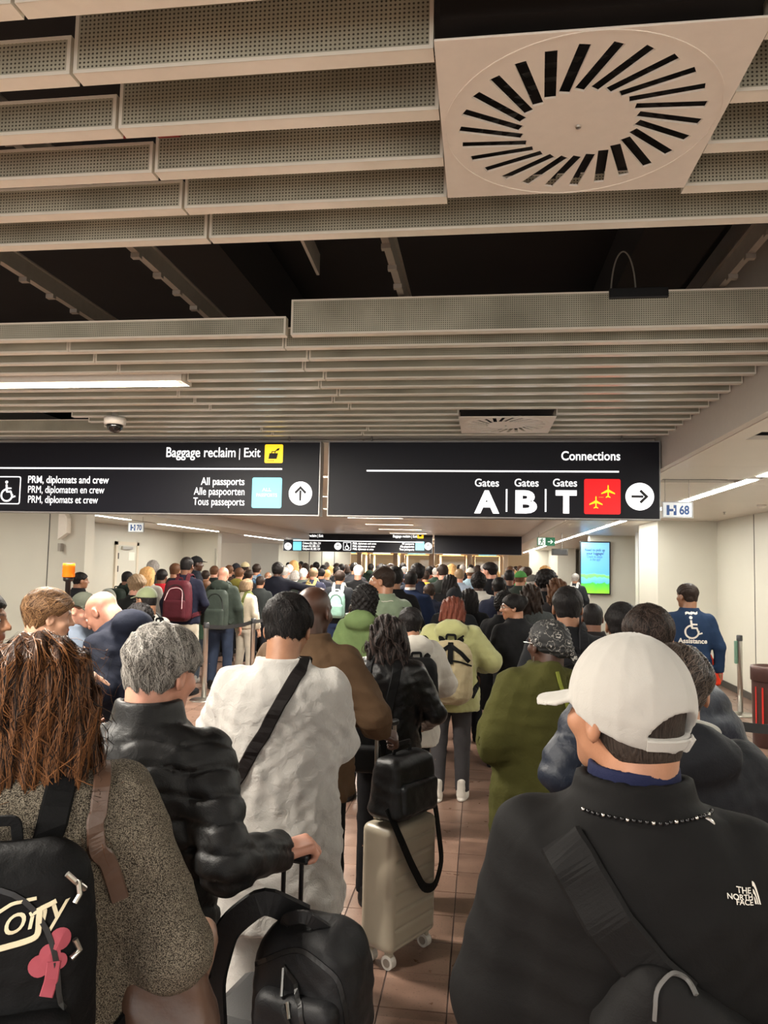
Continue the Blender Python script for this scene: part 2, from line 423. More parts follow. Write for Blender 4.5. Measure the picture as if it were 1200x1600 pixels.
# luminaires in the slat ceiling
m_lum = glow('luminaire_glow', (255, 250, 242), 7.0)
def luminaire(y, lab):
    t = empty('ceiling_luminaire', ((LAMP_X0 + LAMP_X1) / 2, y, ZC))
    w = (LAMP_X1 - LAMP_X0) / 2
    h = MB(); h.box(-w, w, -.075, -.068, -.012, .06); h.box(-w, w, .068, .075, -.012, .06); h.box(-w, -w + .008, -.068, .068, -.012, .06); h.box(w - .008, w, -.068, .068, -.012, .06); h.box(-w, w, -.075, .075, .06, .066)
    h.build('housing', m_white, t)
    MB().box(-w + .01, w - .01, -.066, .066, .012, .018).build('diffuser', m_lum, t)
    lv = MB()
    for k in range(34):
        x = -w + .03 + k * (2 * w - .06) / 33
        lv.add([(x - .012, -.066, -.008), (x + .012, -.066, .01), (x + .012, .066, .01), (x - .012, .066, -.008)], [(0, 1, 2, 3)])
    lv.build('louvre', m_white, t)
    area_lamp('lamp_light', (0, 0, -.014), 2 * w, .13, LAMP_W, WARM, t)
    tag(t, lab, 'ceiling lamp', 'luminaires in the hall ceiling')
ORD = ['second behind the viewer', 'first behind the viewer', 'beside the large air outlet', 'beside the dome camera', 'just past the big hanging signs'] + ['%s past the big hanging signs' % s for s in ('second', 'third', 'fourth', 'fifth', 'sixth', 'seventh')] + ['first past the far passport sign', 'deepest in the hall']
for y, s in zip(LAMP_YS, ORD): luminaire(y, 'white louvred luminaire set crosswise in hall ceiling, ' + s)

# air outlets: slotted plate, dark vanes behind the slots
def air_outlet(x0, x1, y0, y1, z, nslot, lab):
    t = empty('air_outlet', ((x0 + x1) / 2, (y0 + y1) / 2, z))
    w, h = (x1 - x0) / 2, (y1 - y0) / 2
    plate = MB().rbox(-w, w, -h, h, 0, .005, .0015).mesh('plate')
    po = link('plate', plate, None, t)
    po.data.materials.append(m_white)
    R0, R1 = .128, .262
    cut = MB(); boxes = []
    for k in range(nslot):
        a = 2 * math.pi * k / nslot
        c = Vector((math.cos(a), math.sin(a))); q = Vector((math.cos(a + .55), math.sin(a + .55)))
        p0 = c * R0; dirv = (c * .86 + Vector((-c.y, c.x)) * .5).normalized(); p1 = p0 + dirv * .15
        n = Vector((-dirv.y, dirv.x)) * .0122
        cor = [p0 - n, p1 - n, p1 + n, p0 + n]
        boxes.append((p0, p1, n, dirv))
        cut.add([(v.x, v.y, zz) for zz in (-.02, .025) for v in cor], [(0, 3, 2, 1), (4, 5, 6, 7), (0, 1, 5, 4), (1, 2, 6, 5), (2, 3, 7, 6), (3, 0, 4, 7)])
    co = link('cut', cut.mesh('cut'), None, t)
    md = po.modifiers.new('slots', 'BOOLEAN'); md.operation = 'DIFFERENCE'; md.object = co; md.solver = 'EXACT'
    bpy.context.view_layer.update()
    dg = bpy.context.evaluated_depsgraph_get()
    me = D.meshes.new_from_object(po.evaluated_get(dg)); po.modifiers.clear(); po.data = me
    D.objects.remove(co)
    MB().box(-w + .01, w - .01, -h + .01, h - .01, .05, .16).build('plenum_box', m_void, t)
    for p0, p1, n, dv in boxes:
        v = MB(); m = (p0 + p1) / 2
        for s in (-.045, 0, .045):
            c = m + dv * s
            v.add([(c.x - n.x - dv.x * .018, c.y - n.y - dv.y * .018, .03), (c.x + n.x - dv.x * .018, c.y + n.y - dv.y * .018, .03), (c.x + n.x + dv.x * .018, c.y + n.y + dv.y * .018, .016), (c.x - n.x + dv.x * .018, c.y - n.y + dv.y * .018, .016)], [(0, 1, 2, 3)])
        v.build('vane', m_black, t)
    MB().lathe([(.001, -.006), (.006, -.005), (.007, -.001), (.007, .001)], 12).build('centre_screw', m_steel, t)
    ring = MB(); n = 64
    ring.lathe([(.3, -.0015), (.3, .001), (.304, .001), (.304, -.0015), (.3, -.0015)], n)
    ring.f = ring.f[:-2]; ring.build('swirl_ring', m_white, t)
    tag(t, lab, 'air vent')
air_outlet(VX0, VX1, VY0, VY1, ZC - .005, 26, 'large square white air outlet with radial black slots overhead')
air_outlet(V2X0, V2X1, V2Y0, V2Y1, ZC - .03, 26, 'small looking square air outlet with radial slots above connections sign')

# ------------------------------------------------------------------ implicit modelling for people, clothes and soft goods
A = np.array
def smin(a, b, k):
    h = np.clip(.5 + .5 * (b - a) / k, 0, 1); return b * (1 - h) + a * h - k * h * (1 - h)
def smax(a, b, k): return -smin(-a, -b, k)
def cap(P, a, b, ra, rb):
    a, b = A(a, float), A(b, float); ab = b - a; q = P - a
    t = np.clip(q @ ab / max(ab @ ab, 1e-9), 0, 1)
    return np.linalg.norm(q - t[:, None] * ab, axis=1) - (ra + (rb - ra) * t)
def ell(P, c, r, R=None):
    q = P - A(c, float)
    if R is not None: q = q @ R
    r = A(r, float); k0 = np.linalg.norm(q / r, axis=1); k1 = np.linalg.norm(q / (r * r), axis=1)
    return k0 * (k0 - 1) / (k1 + 1e-9)
def rbx(P, c, h, r):
    q = np.abs(P - A(c, float)) - A(h, float) + r
    return np.linalg.norm(np.maximum(q, 0), axis=1) + np.minimum(q.max(axis=1), 0) - r
def loft(P, prof, n=2.4, k=.02):
    pr = A(prof, float); z = P[:, 2]
    a, b, c = (np.interp(z, pr[:, 0], pr[:, i]) for i in (1, 2, 3))
    r = (np.abs(P[:, 0] / a) ** n + np.abs((P[:, 1] - c) / b) ** n) ** (1 / n)
    d = (r - 1) * np.minimum(a, b) * .9
    return smax(d, np.maximum(pr[0, 0] - z, z - pr[-1, 0]), k)
def rot(ax, deg):
    t = math.radians(deg); c, s = math.cos(t), math.sin(t)
    return {'x': A([[1, 0, 0], [0, c, -s], [0, s, c]]), 'y': A([[c, 0, s], [0, 1, 0], [-s, 0, c]]), 'z': A([[c, -s, 0], [s, c, 0], [0, 0, 1]])}[ax]
def polygonize(f, lo, hi, h, B=8):
    lo = A(lo, float) - 2 * h; hi = A(hi, float) + 2 * h
    nb = np.ceil((hi - lo) / (h * B)).astype(int)
    g = np.stack(np.meshgrid(*[np.arange(k) for k in nb], indexing='ij'), -1).reshape(-1, 3)
    d = f(lo + (g + .5) * B * h)
    act = np.abs(d) < B * h * 1.45 + .02
    F = np.repeat(np.repeat(np.repeat(np.where(d.reshape(nb) < 0, -1., 1.), B, 0), B, 1), B, 2)
    loc = np.stack(np.meshgrid(*[np.arange(B)] * 3, indexing='ij'), -1).reshape(-1, 3)
    idx = (g[act][:, None, :] * B + loc[None]).reshape(-1, 3)
    F[idx[:, 0], idx[:, 1], idx[:, 2]] = f(lo + idx * h)
    F[0] = F[-1] = 1.; F[:, 0] = F[:, -1] = 1.; F[:, :, 0] = F[:, :, -1] = 1.
    s = F < 0
    C = np.zeros(A(F.shape) - 1, np.int8)
    offs = [(i, j, k) for i in (0, 1) for j in (0, 1) for k in (0, 1)]
    n = C.shape
    for o in offs: C += s[o[0]:o[0] + n[0], o[1]:o[1] + n[1], o[2]:o[2] + n[2]]
    ci = np.argwhere((C > 0) & (C < 8))
    vid = np.full(n, -1, np.int64); vid[ci[:, 0], ci[:, 1], ci[:, 2]] = np.arange(len(ci))
    val = {o: F[ci[:, 0] + o[0], ci[:, 1] + o[1], ci[:, 2] + o[2]] for o in offs}
    acc = np.zeros((len(ci), 3)); cnt = np.zeros(len(ci))
    for a in offs:
        for ax in range(3):
            if a[ax]: continue
            b = list(a); b[ax] = 1; b = tuple(b)
            va, vb = val[a], val[b]; m = (va < 0) != (vb < 0)
            t = np.where(m, va / np.where(m, va - vb, 1), 0)
            p = np.tile(A(a, float), (len(ci), 1)); p[:, ax] = t
            acc[m] += p[m]; cnt[m] += 1
    V = lo + (ci + acc / cnt[:, None]) * h
    Q = []
    for ax in range(3):
        u, v = [(1, 2), (2, 0), (0, 1)][ax]
        sl0 = [slice(None)] * 3; sl1 = [slice(None)] * 3; sl0[ax] = slice(0, -1); sl1[ax] = slice(1, None)
        e = np.argwhere(s[tuple(sl0)] != s[tuple(sl1)])
        e = e[(e[:, u] > 0) & (e[:, v] > 0) & (e[:, u] < n[u]) & (e[:, v] < n[v])]
        inside = s[e[:, 0], e[:, 1], e[:, 2]]
        def cell(du, dv):
            c = e.copy(); c[:, u] -= du; c[:, v] -= dv; return vid[c[:, 0], c[:, 1], c[:, 2]]
        q = np.stack([cell(1, 1), cell(0, 1), cell(0, 0), cell(1, 0)], 1)
        q[~inside] = q[~inside][:, ::-1]; Q.append(q)
    Q = np.concatenate(Q); Q = Q[(Q >= 0).all(1)]
    return V, Q
def grad(f, P, e=.002):
    g = np.stack([f(P + A([e, 0, 0])) - f(P - A([e, 0, 0])), f(P + A([0, e, 0])) - f(P - A([0, e, 0])), f(P + A([0, 0, e])) - f(P - A([0, 0, e]))], 1)
    return g / (np.linalg.norm(g, axis=1)[:, None] + 1e-9)
def project(f, P, off=0., it=8):
    P = A(P, float).copy()
    for _ in range(it): P -= np.clip(f(P) - off, -.05, .05)[:, None] * grad(f, P) * .8
    return P
def folds(P, amp, freq=1., seed=0):
    """creases of worn cloth: ridged waves along warped diagonals"""
    r = np.random.default_rng(seed); d = 0
    for i in range(4):
        k = r.normal(size=3) * A([.8, .8, 1.2]); k /= np.linalg.norm(k)
        w = np.sin(P @ (r.normal(size=3) * 7 * freq) + r.uniform(0, 6)) * 1.1 + np.sin(P @ (r.normal(size=3) * 13 * freq) + r.uniform(0, 6)) * .6
        d = d + (np.abs(np.sin(P @ k * (26 + 15 * i) * freq + w * 1.4)) - .64) / (1 + .5 * i)
    return d * amp * .62

# ---- materials for cloth, skin, hair
def cloth(rgb, rough=.85, bump=.35, scale=420, var=.12, sheen=.0, stretch=None, rgb2=None, nscale=9):
    key = ('c', rgb, rough, bump, scale, var, rgb2)
    if key in _M: return _M[key]
    m, nt, b = nmat('cloth'); L = nt.links
    tc = node(nt, 'ShaderNodeTexCoord')
    nz = node(nt, 'ShaderNodeTexNoise'); nz.inputs['Scale'].default_value = nscale; nz.inputs['Detail'].default_value = 5; L.new(tc.outputs['Object'], nz.inputs[0])
    c = tuple(x * .8 for x in hexc(*rgb)[:3]) + (1,); c2 = tuple(x * .8 for x in hexc(*rgb2)[:3]) + (1,) if rgb2 else None
    cr = node(nt, 'ShaderNodeValToRGB'); e = cr.color_ramp.elements; e[0].position, e[1].position = .3, .7
    e[0].color = tuple(x * (1 - var) for x in c[:3]) + (1,); e[1].color = c2 or tuple(min(1, x * (1 + var)) for x in c[:3]) + (1,)
    n2 = node(nt, 'ShaderNodeTexNoise'); n2.inputs['Scale'].default_value = scale; n2.inputs['Detail'].default_value = 2; L.new(tc.outputs['Object'], n2.inputs[0])
    L.new((n2 if rgb2 else nz).outputs[0], cr.inputs[0]); L.new(cr.outputs[0], b.inputs['Base Color'])
    if rgb2: e[0].position, e[1].position = .4, .62
    b.inputs['Roughness'].default_value = rough; b.inputs['Sheen Weight'].default_value = .25 if sum(rgb) > 300 and rough > .6 else 0.; b.inputs['Specular IOR Level'].default_value = .3 if rough < .6 else .12
    n3 = node(nt, 'ShaderNodeTexNoise'); n3.inputs['Scale'].default_value = 26; n3.inputs['Detail'].default_value = 4; n3.inputs['Distortion'].default_value = 1.2; L.new(tc.outputs['Object'], n3.inputs[0])
    ad = node(nt, 'ShaderNodeMath', operation='MULTIPLY_ADD'); ad.inputs[1].default_value = .25; L.new(n2.outputs[0], ad.inputs[0]); L.new(n3.outputs[0], ad.inputs[2])
    bp = node(nt, 'ShaderNodeBump'); bp.inputs['Strength'].default_value = bump; bp.inputs['Distance'].default_value = .006
    L.new(ad.outputs[0], bp.inputs['Height']); L.new(bp.outputs[0], b.inputs['Normal'])
    _M[key] = m
    return m
def skin(rgb, brow=(30, 22, 18)):
    key = ('s', rgb, brow)
    if key in _M: return _M[key]
    m, nt, b = nmat('skin'); L = nt.links
    tc = node(nt, 'ShaderNodeTexCoord'); nz = node(nt, 'ShaderNodeTexNoise'); nz.inputs['Scale'].default_value = 26; nz.inputs['Detail'].default_value = 5
    L.new(tc.outputs['Object'], nz.inputs[0])
    c = [x * .82 for x in hexc(*rgb)[:3]]
    cr = node(nt, 'ShaderNodeValToRGB'); e = cr.color_ramp.elements; e[0].position, e[1].position = .3, .72
    e[0].color = (c[0] * .86, c[1] * .8, c[2] * .76, 1); e[1].color = (min(1, c[0] * 1.08), c[1] * 1.06, c[2] * 1.05, 1); L.new(nz.outputs[0], cr.inputs[0])
    at = node(nt, 'ShaderNodeAttribute', attribute_name='mask'); sp = node(nt, 'ShaderNodeSeparateColor'); L.new(at.outputs['Color'], sp.inputs[0])
    m1 = node(nt, 'ShaderNodeMix', data_type='RGBA'); L.new(sp.outputs[0], m1.inputs[0]); L.new(cr.outputs[0], m1.inputs[6]); m1.inputs[7].default_value = (c[0] * .75, c[1] * .42, c[2] * .42, 1)
    m2 = node(nt, 'ShaderNodeMix', data_type='RGBA'); L.new(sp.outputs[1], m2.inputs[0]); L.new(m1.outputs[2], m2.inputs[6]); m2.inputs[7].default_value = hexc(*brow)
    L.new(m2.outputs[2], b.inputs['Base Color']); b.inputs['Roughness'].default_value = .46
    b.inputs['Subsurface Weight'].default_value = .0
    bp = node(nt, 'ShaderNodeBump'); bp.inputs['Strength'].default_value = .12; bp.inputs['Distance'].default_value = .002
    n2 = node(nt, 'ShaderNodeTexNoise'); n2.inputs['Scale'].default_value = 260; L.new(tc.outputs['Object'], n2.inputs[0]); L.new(n2.outputs[0], bp.inputs['Height']); L.new(bp.outputs[0], b.inputs['Normal'])
    _M[key] = m
    return m
def hairmat(rgb, rgb2=None, rough=.5, strand=False, fine=170):
    key = ('h', rgb, rgb2, strand, fine)
    if key in _M: return _M[key]
    m, nt, b = nmat('hair'); L = nt.links
    c = hexc(*rgb); c2 = hexc(*(rgb2 or tuple(min(255, int(x * 1.5 + 8)) for x in rgb)))
    cr = node(nt, 'ShaderNodeValToRGB'); e = cr.color_ramp.elements; e[0].position, e[1].position = .25, .8; e[0].color = c; e[1].color = c2
    if strand:
        at = node(nt, 'ShaderNodeAttribute', attribute_name='rnd'); L.new(at.outputs['Fac'], cr.inputs[0])
    else:
        tc = node(nt, 'ShaderNodeTexCoord'); mp = node(nt, 'ShaderNodeMapping'); mp.inputs['Scale'].default_value = (1, 1, .12); L.new(tc.outputs['Object'], mp.inputs[0])
        nz = node(nt, 'ShaderNodeTexNoise'); nz.inputs['Scale'].default_value = fine; nz.inputs['Detail'].default_value = 4; nz.inputs['Distortion'].default_value = .6
        L.new(mp.outputs[0], nz.inputs[0]); L.new(nz.outputs[0], cr.inputs[0])
        bp = node(nt, 'ShaderNodeBump'); bp.inputs['Strength'].default_value = .8; bp.inputs['Distance'].default_value = .006; L.new(nz.outputs[0], bp.inputs['Height']); L.new(bp.outputs[0], b.inputs['Normal'])
    L.new(cr.outputs[0], b.inputs['Base Color']); b.inputs['Roughness'].default_value = rough; b.inputs['Specular IOR Level'].default_value = .14
    _M[key] = m
    return m

# ---- the figure: joints at a height of 1.75, facing +y
HEAD0 = A([0, .03, .105]); PIV = A([0, -.01, 1.495])
ARMS = {'hang': ((.262, -.035, 1.13), (.268, .04, .885)), 'phone': ((.255, -.01, 1.15), (.10, .25, 1.17)), 'front': ((.265, -.02, 1.14), (.12, .24, 1.03)),
        'strap': ((.27, -.05, 1.16), (.15, .14, 1.33)), 'bag': ((.275, -.05, 1.13), (.30, .02, .88)), 'wide': ((.31, -.02, 1.14), (.30, .12, .93)),
        'reach': ((.27, .10, 1.17), (.30, .33, 1.06)), 'pockets': ((.30, -.08, 1.15), (.22, .10, .98))}
class Fig:
    def __init__(s, L='hang', R='hang', head=(0, 0, 0), lean=0, wide=1.0, deep=1.0, stance=.03, sh=.172):
        s.lean = math.radians(lean); s.wide, s.deep, s.stance = wide, deep, stance
        s.Rh = rot('z', head[0]) @ rot('x', head[1]) @ rot('y', head[2])
        s.arms = []
        for sg, a in ((-1, L), (1, R)):
            e, w = ARMS[a] if isinstance(a, str) else a
            S = s.fwd(A([[sg * sh * wide, -.014, 1.388]]))[0]
            if isinstance(a, str):
                e = A(e) * A([sg * wide, 1, 1]); w = A(w) * A([sg * wide, 1, 1])
                if lean: e, w = s.fwd(A([e]))[0], s.fwd(A([w]))[0]
            s.arms.append((S, A(e, float), A(w, float)))
    def _ang(s, z): return s.lean * np.clip((z - .85) / .45, 0, 1)
    def _turn(s, P, sign):
        if not s.lean: return P
        a = s._ang(P[:, 2]) * sign; c, n = np.cos(a), np.sin(a); y, z = P[:, 1], P[:, 2] - .92
        return np.stack([P[:, 0], y * c - z * n, y * n + z * c + .92], 1)
    def inv(s, P): return s._turn(P, 1)      # lean forward = tip towards +y
    def fwd(s, P): return s._turn(P, -1)
    def hl(s, P): return (s.inv(P) - PIV) @ s.Rh - HEAD0
    def hw(s, q): return s.fwd((A(q, float) + HEAD0) @ s.Rh.T + PIV)
    # skin
    def head(s, P, female=False):
        q = s.hl(P); ax = np.abs(q[:, 0]); m = q.copy(); m[:, 0] = ax
        d = ell(q, (0, -.014, .034), (.074, .094, .080))
        d = smin(d, ell(q, (0, .018, -.03), (.060 if not female else .056, .070, .080)), .03)
        d = smin(d, ell(q, (0, .060, -.088), (.026, .022, .02)), .03)
        d = smin(d, cap(m, (.006, .082, .026), (.044, .068, .026), .010, .009), .016)
        d = smin(d, ell(m, (.042, .058, -.022), (.02, .02, .018)), .02)
        d = smax(d, -ell(m, (.031, .095, .008), (.018, .014, .0095)), .010)
        d = smin(d, cap(q, (0, .086, .012), (0, .106, -.022), .008, .012), .010)
        d = smin(d, ell(m, (.012, .092, -.026), (.010, .012, .008)), .008)
        d = smin(d, ell(q, (0, .083, -.05), (.024, .012, .006)), .007)
        d = smin(d, ell(q, (0, .081, -.0605), (.020, .012, .007)), .006)
        Re = rot('z', 18)
        e = ell(m, (.077, -.008, -.008), (.009, .022, .032), Re); e = smax(e, -ell(m, (.086, -.002, -.004), (.008, .012, .018)), .006)
        d = smin(d, e, .008)
        Pi = s.inv(P)
        base = (HEAD0 + A([0, -.045, -.05])) @ s.Rh.T + PIV
        d = smin(d, cap(Pi, base, (0, -.03, 1.45), .060 if not female else .050, .061 if not female else .052), .025)
        d = smin(d, loft(Pi, [(1.36, .09, .07, -.015), (1.43, .085, .06, -.02), (1.47, .055, .05, -.02)]), .03)
        return d
    def core(s, P, bare_arms=False, bare_legs=False):
        Pi = s.inv(P)
        d = loft(Pi, [(.9, .15, .10, 0), (1.05, .13, .095, 0), (1.3, .155, .105, -.01), (1.40, .12, .08, -.015), (1.44, .05, .05, -.02)])
        for S, E, Wr in s.arms:
            d = smin(d, cap(P, S, E, .046, .039), .03)
            d = smin(d, smin(cap(P, E, E + (Wr - E) * .35, .039, .041), cap(P, E + (Wr - E) * .35, Wr, .041, .027), .02), .015)
        for sg in (-1, 1):
            k, an = s.leg(sg)
            d = smin(d, smin(cap(P, (sg * .09, 0, .9), k, .083, .056), smin(cap(P, k + A([0, -.008, -.02]), k + (an - k) * .4 + A([0, -.012, 0]), .053, .055), cap(P, k + (an - k) * .4, an, .05, .036), .03), .03), .03)
        return d
    def leg(s, sg): return A([sg * .098, sg * s.stance * .5 + .012, .49]), A([sg * .105, sg * s.stance - .02, .085])
    # cloth
    def top(s, hem=.88, bulk=.0, ru=.057, re=.053, rw=.044, cuff=1.0, short=None, collar='crew', fold=.0062, ff=1., seed=1, flare=0., prof=None, waist=0., arms=True, fn=None, ch=0.):
        W, Dp = s.wide, s.deep
        pr = prof or [(hem, .198 + flare, .140 + flare * .7, 0), (.93 if hem < .92 else hem + .01, .196 + flare * .9, .138 + flare * .6, 0), (1.08, .182 - waist, .124 - waist * .5, 0), (1.22, .192, .130, -.006), (1.33, .196, .132, -.012), (1.39, .180, .118, -.018), (1.43, .152, .100, -.022), (1.462, .104, .080, -.022), (1.495, .062, .062, -.016)]
        pr = [(z, (a + bulk) * W, (b + bulk) * Dp, c) for z, a, b, c in pr]
        pr.sort()
        def f(P):
            Pi = s.inv(P)
            d = loft(Pi, pr)
            if arms:
                for S, E, Wr in s.arms:
                    b = bulk * .7
                    if short: u = cap(P, S, S + (E - S) * short, ru + b, ru + .004 + b)
                    else:
                        C = E + (Wr - E) * cuff
                        u = smin(cap(P, S, E, ru + b, re + b), cap(P, E, C, re + b, rw + b), .025)
                        u = smax(u, (P - C) @ ((C - E) / (np.linalg.norm(C - E) + 1e-9)), .006)
                    d = smin(d, u, .045)
            if fold: d = d + folds(P, fold, ff, seed)
            if fn is not None: d = d + fn(P)
            if collar in ('stand', 'shirt'):
                q = Pi - A([0, -.012, 0]); h = 1.512 if collar == 'stand' else 1.498
                r = np.sqrt((q[:, 0] / 1.02) ** 2 + q[:, 1] ** 2) - (.075 + bulk * .3 + (1.52 - q[:, 2]) * .22); ring = np.abs(r) - .010
                ring = smax(ring, np.maximum(1.44 - q[:, 2], q[:, 2] - h - ch + .22 * np.maximum(q[:, 1], 0)), .006); d = smin(d, ring, .008)
            elif collar == 'hood':
                hd = smin(ell(Pi, (0, -.135, 1.445), (.14, .07, .085)), cap(np.stack([np.abs(Pi[:, 0]), Pi[:, 1], Pi[:, 2]], 1), (.03, -.10, 1.495), (.085, .06, 1.455), .038, .03), .04)
                hd = smax(hd, -ell(Pi, (0, -.06, 1.55), (.075, .06, .06)), .02)
                d = smin(d, hd + (folds(P, fold * .8, 1.1, 5) if fold else 0), .018)
            return d
        return f
    def pants(s, end=.07, r=(.098, .072, .06), waist=.99, fold=.004, seed=3, hipw=.17):
        def f(P):
            d = loft(P, [(.80, hipw, .115, -.01), (.9, hipw + .005, .12, -.01), (waist, hipw - .015, .108, 0)])
            for sg in (-1, 1):
                k, an = s.leg(sg); hip = A([sg * .088, -.005, .86])
                if end > .3: leg = cap(P, hip, k, r[0], r[1] + .02)
                else: leg = smin(cap(P, hip, k, r[0], r[1]), cap(P, k, an, r[1], r[2]), .02)
                leg = smax(leg, end - P[:, 2], .01)
                d = smin(d, leg, .02)
            if fold: d = d + folds(P, fold, 1., seed)
            return d
        return f
    # hair, in head space; c cuts the face free
    def hair(s, kind='short', th=.014, seed=2, end=1.30, width=.115):
        r = np.random.default_rng(seed)
        def cut(q, lift=0.): return q[:, 2] - (-.008 + .80 * q[:, 1] + lift)
        def f(P):
            q = s.hl(P); ax = np.abs(q[:, 0]); m = q.copy(); m[:, 0] = ax
            if kind in ('short', 'buzz', 'curly', 'crop'):
                t = {'buzz': .0045, 'crop': .009, 'curly': .034}.get(kind, th)
                if kind == 'curly':
                    d = ell(q, (0, -.016, .036), (.075 + t * .8, .096 + t * .9, .081 + t))
                    d = smin(d, ell(q, (0, -.05, -.02), (.062 + t * .4, .056 + t * .5, .06)), .03)
                else:
                    wz = np.clip((q[:, 2] + .055) / .10, .16, 1)
                    d = ell(q, (0, -.016, .036), (.0755, .096, .082)) - t * wz
                    d = smin(d, ell(q, (0, -.046, -.02), (.062, .060, .06)) - .003, .03)
                if kind == 'curly': d = d + .009 * np.sin(q[:, 0] * 170 + 2) * np.sin(q[:, 1] * 150 + 1) * np.sin(q[:, 2] * 160) + .005 * np.sin(q @ A([300, 210, -240.]))
                elif kind != 'buzz':
                    d = d + t * .13 * np.sin(q @ A([120., 60, 40]) + 2 * np.sin(q @ A([30., 50, 60])))
                c = -cut(q)
                if kind == 'curly': c = c - .03
                ear = -(.034 - np.linalg.norm((m - A([.08, .006, -.012])) * A([.6, 1, 1]), axis=1))
                return smax(smax(d, c, .008), -ear if kind != 'curly' else d, .006)
            # long kinds: skull cover plus a fall of hair behind the head
            d = ell(q, (0, -.018, .034), (.090, .110, .094))
            if kind == 'bun':
                d = smax(d, -cut(q, -.01), .01); return smin(d, ell(q, (0, -.11, .055), (.045, .04, .045)), .015)
            Pi = s.inv(P); c0 = s.hw(A([[0, -.045, 0.]]))[0]
            zt = c0[2] + .04
            fall = loft(P - A([c0[0], c0[1], 0]), [(end, width * .62, .040, -.045), (end + .05, width * .92, .058, -.04), (zt - .16, width, .078, -.02), (zt - .05, width * .95, .088, -.005), (zt + .03, width * .7, .07, 0)])
            d = smin(d, fall, .05)
            wv = np.sin(P[:, 2] * 38 + P[:, 0] * 20) if kind == 'wavy' else 0
            d = d + .004 * np.sin(P[:, 0] * 150 + 3 * np.sin(P[:, 2] * 14) + wv * 2) + .003 * np.sin(P[:, 0] * 310 + P[:, 1] * 120 + wv * 2)
            if kind == 'wavy': d = d + .009 * np.sin(P[:, 2] * 44 + P[:, 0] * 36 + 2 * np.sin(P[:, 0] * 60))
            face = ell(q, (0, .075, -.035), (.062, .075, .098))
            return smax(d, -face, .012)
        return f
    def cap_hat(s):
        def f(P):
            q = s.hl(P)
            d = ell(q, (0, -.012, .036), (.087, .108, .094)); d = smax(d, (.030 + .10 * (q[:, 1] + .05)) - q[:, 2], .006)
            b = np.abs(q[:, 2] - (.052 - 2.6 * q[:, 0] ** 2 - .22 * (q[:, 1] - .08))) - .004
            b = smax(b, np.sqrt((q[:, 0] / .078) ** 2 + ((q[:, 1] - .085) / .085) ** 2) * .08 - .08, .004)
            d = smin(d, b * .8, .005)
            return smin(d, ell(q, (0, -.012, .131), (.009, .009, .006)), .003)
        return f

def hand_sdf(curl, spread=3, thumb=25, index=None):
    """right hand in its own space: wrist at the origin, fingers along +y, back of hand +z, thumb towards -x"""
    bones = []
    for i, (x, y, L) in enumerate(((-.030, .088, .076), (-.010, .093, .084), (.011, .090, .078), (.030, .082, .062))):
        c = index if (i == 0 and index is not None) else curl
        p = A([x, y, .0]); yawf = rot('z', (1.5 - i) * spread); a = 0
        seg = []
        for j, (fl, wgt) in enumerate(((.46, .9), (.30, 1.1), (.24, .75))):
            a += c * wgt; dv = yawf @ rot('x', -a) @ A([0, 1, 0.])
            n = p + dv * L * fl; seg.append((p, n, .0098 - .0011 * j, .0090 - .0012 * j)); p = n
        bones.append(seg)
    t0 = A([-.026, .022, -.006]); d1 = rot('z', thumb + 22) @ rot('x', -18) @ A([0, 1, 0.]); t1 = t0 + d1 * .045
    d2 = rot('z', thumb - 4) @ rot('x', -18 - curl * .35) @ A([0, 1, 0.]); t2 = t1 + d2 * .034
    d3 = rot('z', thumb - 26) @ rot('x', -20 - curl * .5) @ A([0, 1, 0.]); t3 = t2 + d3 * .026
    def f(P):
        d = rbx(P, (0, .05, -.001), (.042, .047, .0145), .013)
        d = smin(d, cap(P, (0, -.06, 0), (0, .015, 0), .026, .025), .025)
        d = smin(d, ell(P, (-.022, .035, -.010), (.018, .030, .014)), .012)
        for seg in bones:
            fg = None
            for a, b, ra, rb in seg:
                c = cap(P, a, b, ra, rb); fg = c if fg is None else smin(fg, c, .004)
            d = smin(d, fg, .007)
        th = smin(smin(cap(P, t0, t1, .0135, .0115), cap(P, t1, t2, .0115, .0105), .004), cap(P, t2, t3, .0105, .008), .004)
        return smin(d, th, .009)
    return f
HANDS = {'relax': (20, 2, 20, 8), 'grip': (62, 0, 8, None), 'point': (72, 1, 14, 4), 'hold': (42, 2, 30, 30)}
_HC = {}
def hand_geo(kind, h):
    if (kind, h) not in _HC:
        c, sp, th, ix = HANDS[kind]; _HC[(kind, h)] = polygonize(hand_sdf(c, sp, th, ix), (-.09, -.07, -.12), (.06, .19, .04), h)
    return _HC[(kind, h)]
def frame(y, z):
    """rotation whose columns are x, y, z axes with y kept and z near the given one"""
    y = A(y, float); y /= np.linalg.norm(y); z = A(z, float); z = z - y * (y @ z); z /= np.linalg.norm(z)
    return np.stack([np.cross(y, z), y, z], 1)

